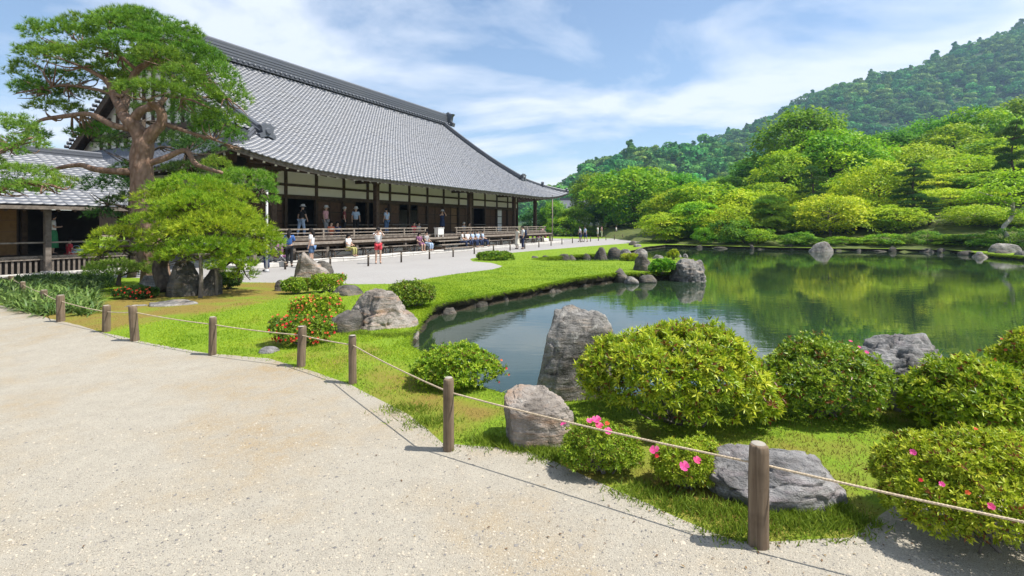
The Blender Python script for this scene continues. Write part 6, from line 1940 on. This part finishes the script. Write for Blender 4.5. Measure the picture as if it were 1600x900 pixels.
    if kind in ('trousers', 'shorts'):
        t = .93 if kind == 'trousers' else (.80 if sit else .85)
        o2 = {}
        ks = ['pel', 'hipL', 'hipR']; es = [('pel', 'hipL'), ('pel', 'hipR')]
        for sd in 'LR':
            if kind == 'trousers':
                ks += ['kn' + sd, 'cu' + sd]; o2['cu' + sd] = (mid('kn' + sd, 'an' + sd, .92), .044); es += [('hip' + sd, 'kn' + sd), ('kn' + sd, 'cu' + sd)]
            else:
                ks += ['cu' + sd]; o2['cu' + sd] = (mid('hip' + sd, 'kn' + sd, .72), .082); es += [('hip' + sd, 'cu' + sd)]
        garment(kind, ks, es, .018, bc, o2)
    else:
        if sit:
            garment('skirt', ['pel', 'm', 'e'], [('pel', 'm'), ('m', 'e')], .03, bc, {'m': ((0, .22, ph - .01), (.19, .10)), 'e': ((0, .44, ph - .03), (.19, .10))})
        else:
            zb = .30 if kind == 'longskirt' else .52
            prof = [(.16, zb + .45 if kind == 'longskirt' else zb + .1), ]
            pr = [(.25 if kind == 'longskirt' else .215, zb), (.235 if kind == 'longskirt' else .205, zb + .02), (.19, ph - .08), (.150, ph + .06), (.13, ph + .09)]
            me = lathe(pr, 'cloth_' + bc, 14, 'skirt')
            obj('skirt', me, root, (0, 0, 0), (0, 0, 0), (1, .78, 1))
    for sd in 'LR':
        a, t = Vector(V['an' + sd]), Vector(V['to' + sd])
        obj('shoe', skinned('shoe', [a + Vector((0, -.03, -.045)), a.lerp(t, .5) + Vector((0, 0, -.01)), t], [(0, 1), (1, 2)], [.045, .046, .038], 'cloth_black' if top != 'red' else 'cloth_white'), root)
    # hair or hat
    hc = Vector(V['head']) + Vector((0, -.012, .035))
    def cap(name, rx, ry, rz, cut, mat):
        bm = bmesh.new(); bmesh.ops.create_uvsphere(bm, u_segments=14, v_segments=9, radius=1)
        for v in bm.verts:
            fr = max(0, v.co.y)
            lim = cut + .75 * fr
            if v.co.z < lim: v.co.z = lim - .02; 
            v.co = Vector((v.co.x * rx, v.co.y * ry, v.co.z * rz))
        me = bpy.data.meshes.new(name); bm.to_mesh(me); bm.free()
        for p in me.polygons: p.use_smooth = True
        me.materials.append(M['cloth_' + mat]); return obj(name, me, root, hc)
    cap('hair', .098, .112, .118, -.75 if long_hair else -.35, hair)
    if long_hair:
        obj('hair_length', tube_me('hair_length', [hc + Vector((0, -.06, -.02)), hc + Vector((0, -.10, -.16)), hc + Vector((0, -.11, -.32))], [.075, .08, .03], 'cloth_' + hair, 9), root)
    if hat:
        me = lathe([(.165, 0), (.165, .012), (.108, .022), (.10, .10), (.06, .125), (.001, .13)], 'cloth_' + hat, 16, 'hat')
        obj('hat', me, root, hc + Vector((0, .01, .025)))
    if pose == 'photo':
        obj('held_camera', box_me(.12, .06, .08, 'cloth_black', .01), root, (0, V['haL'][1] + .03, V['haL'][2] - .03)) if False else None
        cm = thing('camera_device', 'small dark camera held up by the ' + ' '.join(label.split()[:7]), 'camera', Vector(loc) + Matrix.Rotation(face, 3, 'Z') @ (Vector((0, V['haL'][1] + .01, V['haL'][2] - .03)) * s), face)
        obj('camera_body', box_me(.11, .045, .07, 'cloth_black', .006), cm)
        obj('camera_lens', cyl_me(.026, .026, .05, 'cloth_black', 10), cm, (0, .02, .035), (-math.pi / 2, 0, 0))
    if bag == 'backpack':
        bp = thing('backpack', 'dark blue backpack worn by the ' + ' '.join(label.split()[:2]), 'backpack', Vector(loc) + Matrix.Rotation(face, 3, 'Z') @ (Vector((0, -.20, ph + .05)) * s), face)
        obj('bag_body', box_me(.30, .15, .42, 'cloth_navy', .05), bp)
        obj('bag_pocket', box_me(.22, .05, .18, 'cloth_black', .02), bp, (0, -.09, .04))
    return root
FH = math.pi / 2 - 0      # facing away from the hall is towards NB
def heading(v): return math.atan2(-v[0], v[1])
OUT = heading(NB); IN = OUT + math.pi; ALONG = heading(U)
def on_deck(px, y=22.4): 
    return hall_world(hall_at(px, y), y, FL)
def gp(px, y): return G(px, y)
def benchseat(px, y=20.12):
    return hall_world(hall_at(px, y), y, .172)
person('person in black top and pale jeans with white hat on the veranda left', on_deck(471), ALONG, 'walk', 'black', ('trousers', 'lightblue'), 'darkhair', 'white')
person('person in pink shirt and white hat standing on the veranda', on_deck(509, 22.6), OUT + .3, 'stand', 'pink', ('trousers', 'grey'), 'greyhair', 'white')
person('white-haired person in maroon top standing on the veranda', on_deck(538, 22.6), OUT + .8, 'stand', 'maroon', ('trousers', 'black'), 'greyhair')
person('white-haired person in blue shirt standing on the veranda', on_deck(556, 22.6), OUT - .6, 'stand', 'lightblue', ('trousers', 'black'), 'greyhair', 'white')
person('dark-haired person in pale shirt and jeans behind the second veranda pillar', on_deck(604, 22.2), IN, 'stand', 'lightblue', ('trousers', 'denim'), 'darkhair')
def deck_sit(px, y=21.5): 
    p = hall_world(hall_at(px, y), y, FL - .42); return p
person('person in orange seated on the veranda floor behind the rail', deck_sit(517), OUT, 'sit', 'orange', ('trousers', 'navy'))
person('person in dark clothes seated on the veranda floor beside the one in orange', deck_sit(527, 21.7), OUT - .4, 'sit', 'navy', ('trousers', 'black'))
person('person in red seated on the veranda floor left of the steps', deck_sit(646.5), OUT, 'sit', 'red', ('trousers', 'navy'))
person('person in grey seated on the veranda floor next to the one in red', deck_sit(654), OUT + .2, 'sit', 'grey', ('trousers', 'black'))
person('person in navy raising a camera on the veranda behind the cabinet', on_deck(691, 21.9), OUT - .6, 'photo', 'navy', ('skirt', 'navy'), 'darkhair', 'white')
person('grey-clad person seated on the veranda right of the steps', deck_sit(724.5), OUT, 'sit', 'grey', ('trousers', 'black'), 'greyhair')
person('person in brown seated on the veranda right of the steps', deck_sit(733, 21.4), OUT, 'sit', 'brown', ('trousers', 'black'))
person('woman in white top and khaki trousers seated on a bench before the hall', benchseat(544), OUT + .2, 'sit', 'white', ('trousers', 'khaki'), 'darkhair', None, 1.62, True)
person('person in purple dress seated on a bench before the hall', benchseat(655), OUT - .2, 'sit', 'purple', ('skirt', 'purple'), 'darkhair', None, 1.6, True)
person('person in grey seated beside the one in the purple dress', benchseat(666), OUT, 'sit', 'grey', ('trousers', 'lightblue'))
for i, px in enumerate((720, 730, 738, 746, 754)):
    person('%s from left of the five white-shirted students on the benches' % ordn[i], benchseat(px), OUT + (.5, -.2, .1, -.1, .3)[i], 'sitlean' if i == 0 else 'sit', 'white' if i < 2 else 'lightblue', ('trousers', 'navy'), group='seated students')
person('person in white t-shirt and red shorts photographing before the hall', gp(591, 412), IN + 2.4, 'photo', 'white', ('shorts', 'red'), 'darkhair', None, 1.70)
person('woman in white blouse and denim shorts behind the tall brown rock', gp(487, 418), IN + .5, 'stand', 'white', ('shorts', 'denim'), 'darkhair', None, 1.66, True)
person('woman in blue jacket and black trousers left of the brown rock', gp(452, 417), OUT + 2.2, 'hold', 'blue', ('trousers', 'black'), 'darkhair', None, 1.62, True)
person('person in white top and dark jeans half hidden by the shaped pine', gp(417, 424), IN + .4, 'stand', 'white', ('trousers', 'navy'), 'darkhair', None, 1.6)
person('man with a backpack in white shirt and navy trousers on the court', gp(817, 389.5), IN + .8, 'stand', 'white', ('trousers', 'navy'), 'darkhair', None, 1.70, False, 'backpack')
person('person in pale long dress left of the man with the backpack', gp(808, 389), IN + 1.2, 'stand', 'cream', ('longskirt', 'cream'), 'darkhair', None, 1.58, True)
person('man in white shirt and black trousers behind the man with the backpack', gp(824, 379), OUT + .9, 'stand', 'white', ('trousers', 'black'), 'darkhair', None, 1.72)
person('person in pink beside the magenta stroller', gp(846, 377.5), OUT + 1.8, 'hold', 'pink', ('trousers', 'grey'), 'darkhair', None, 1.58, True)
person('person in green top and maroon skirt right of the magenta stroller', gp(852, 378), OUT + .6, 'stand', 'green', ('skirt', 'maroon'), 'darkhair', None, 1.60)
person('left schoolgirl of the pair in white shirt and navy skirt', gp(907, 378), IN + .6, 'walk', 'white', ('skirt', 'navy'), 'darkhair', None, 1.58)
person('right schoolgirl of the pair in pale shirt and navy skirt', gp(915, 378), IN + .7, 'walk', 'lightblue', ('skirt', 'navy'), 'darkhair', None, 1.60)
person('left of two pale-clad people at the court end', gp(934, 371.5), OUT, 'stand', 'white', ('skirt', 'grey'), 'darkhair', None, 1.58)
person('right of two pale-clad people at the court end', gp(940, 371.5), OUT + .6, 'stand', 'pink', ('trousers', 'cream'), 'darkhair', None, 1.62)
person('person in white top and black skirt farthest right at the court end', gp(963, 371), IN, 'stand', 'white', ('skirt', 'black'), 'darkhair', None, 1.58)
def side_deck(px, y): return hall_world(hall_at(px, y), y, .66)
person('person in white top and green skirt standing in the side building', side_deck(83, 25.8), OUT + 1.2, 'hold', 'white', ('longskirt', 'green'), 'darkhair', None, 1.6, True)
person('child in red seated in the side building', side_deck(108, 25.7) - Vector((0, 0, .40)), ALONG, 'sit', 'red', ('trousers', 'red'), 'darkhair', None, 1.4)
hb = thing('handbag', 'white and blue bag beside the child in red', 'bag', side_deck(119, 25.7), UA)
obj('bag_body', box_me(.42, .26, .22, 'cloth_white', .05), hb); obj('bag_flap', box_me(.40, .02, .12, 'cloth_lightblue', .008), hb, (0, -.141, .09))
obj('handle', tube_me('handle', [(-.12, 0, .21), (-.08, 0, .33), (.08, 0, .33), (.12, 0, .21)], .012, 'cloth_lightblue', 6), hb)
bpy.data.scenes.remove(TMP)
# strollers
def stroller(label, loc, face, mat):
    r = thing('stroller', label, 'stroller', loc, face)
    for sx in (-1, 1):
        for y in (-.30, .32):
            w = obj('wheel', lathe([(.03, -.02), (.11, -.025), (.125, 0), (.11, .025), (.03, .02)], 'cloth_black', 14, 'wheel'), r, (sx * .24, y, .125), (0, math.pi / 2, 0))
        obj('frame_tube', tube_me('frame_tube', [(sx * .22, .32, .14), (sx * .22, 0, .45), (sx * .22, -.38, .95), (sx * .22, -.46, 1.0)], .016, 'metal_grey', 7), r)
        obj('frame_tube', tube_me('frame_tube', [(sx * .22, -.30, .14), (sx * .22, .05, .55)], .016, 'metal_grey', 7), r)
    obj('handlebar', tube_me('handlebar', [(-.22, -.46, 1.0), (.22, -.46, 1.0)], .018, 'cloth_black', 7), r)
    bm = bmesh.new(); bmesh.ops.create_uvsphere(bm, u_segments=14, v_segments=8, radius=1)
    for v in bm.verts:
        v.co = Vector((v.co.x * .24, v.co.y * .30, (max(v.co.z, -.05)) * .32))
    me = bpy.data.meshes.new('hood'); bm.to_mesh(me); bm.free(); me.materials.append(M['cloth_' + mat]); obj('hood', me, r, (0, -.12, .70), (-.35, 0, 0))
    obj('seat', box_me(.40, .44, .12, 'cloth_' + mat, .04), r, (0, .04, .38)); obj('backrest', box_me(.40, .08, .46, 'cloth_' + mat, .03), r, (0, -.16, .45), (.35, 0, 0))
    obj('footrest', box_me(.34, .16, .03, 'cloth_black', .01), r, (0, .34, .2))
stroller('magenta hooded stroller by the right end of the hall', gp(841, 377.5), OUT + 1.6, 'magenta')
stroller('pink and purple stroller left of the woman in the blue jacket', gp(436, 416), OUT + 1.4, 'purple')

# ================================================================ HAZE
hb_ = mesh_py('haze', [(x, y, z) for x in (-700, 2300) for y in (-80, 1020) for z in (-2.2, 320)], [(0, 1, 3, 2), (4, 6, 7, 5), (0, 4, 5, 1), (2, 3, 7, 6), (0, 2, 6, 4), (1, 5, 7, 3)])
m_, n_, l_ = newmat('haze_air')
pv = n_.new('ShaderNodeVolumePrincipled'); pv.inputs['Color'].default_value = (.50, .74, 1.0, 1); pv.inputs['Density'].default_value = .00026; pv.inputs['Anisotropy'].default_value = .2
mo = n_.new('ShaderNodeOutputMaterial'); l_.new(pv.outputs[0], mo.inputs['Volume'])
hb_.materials.append(m_)
obj('haze', hb_, kind='stuff')
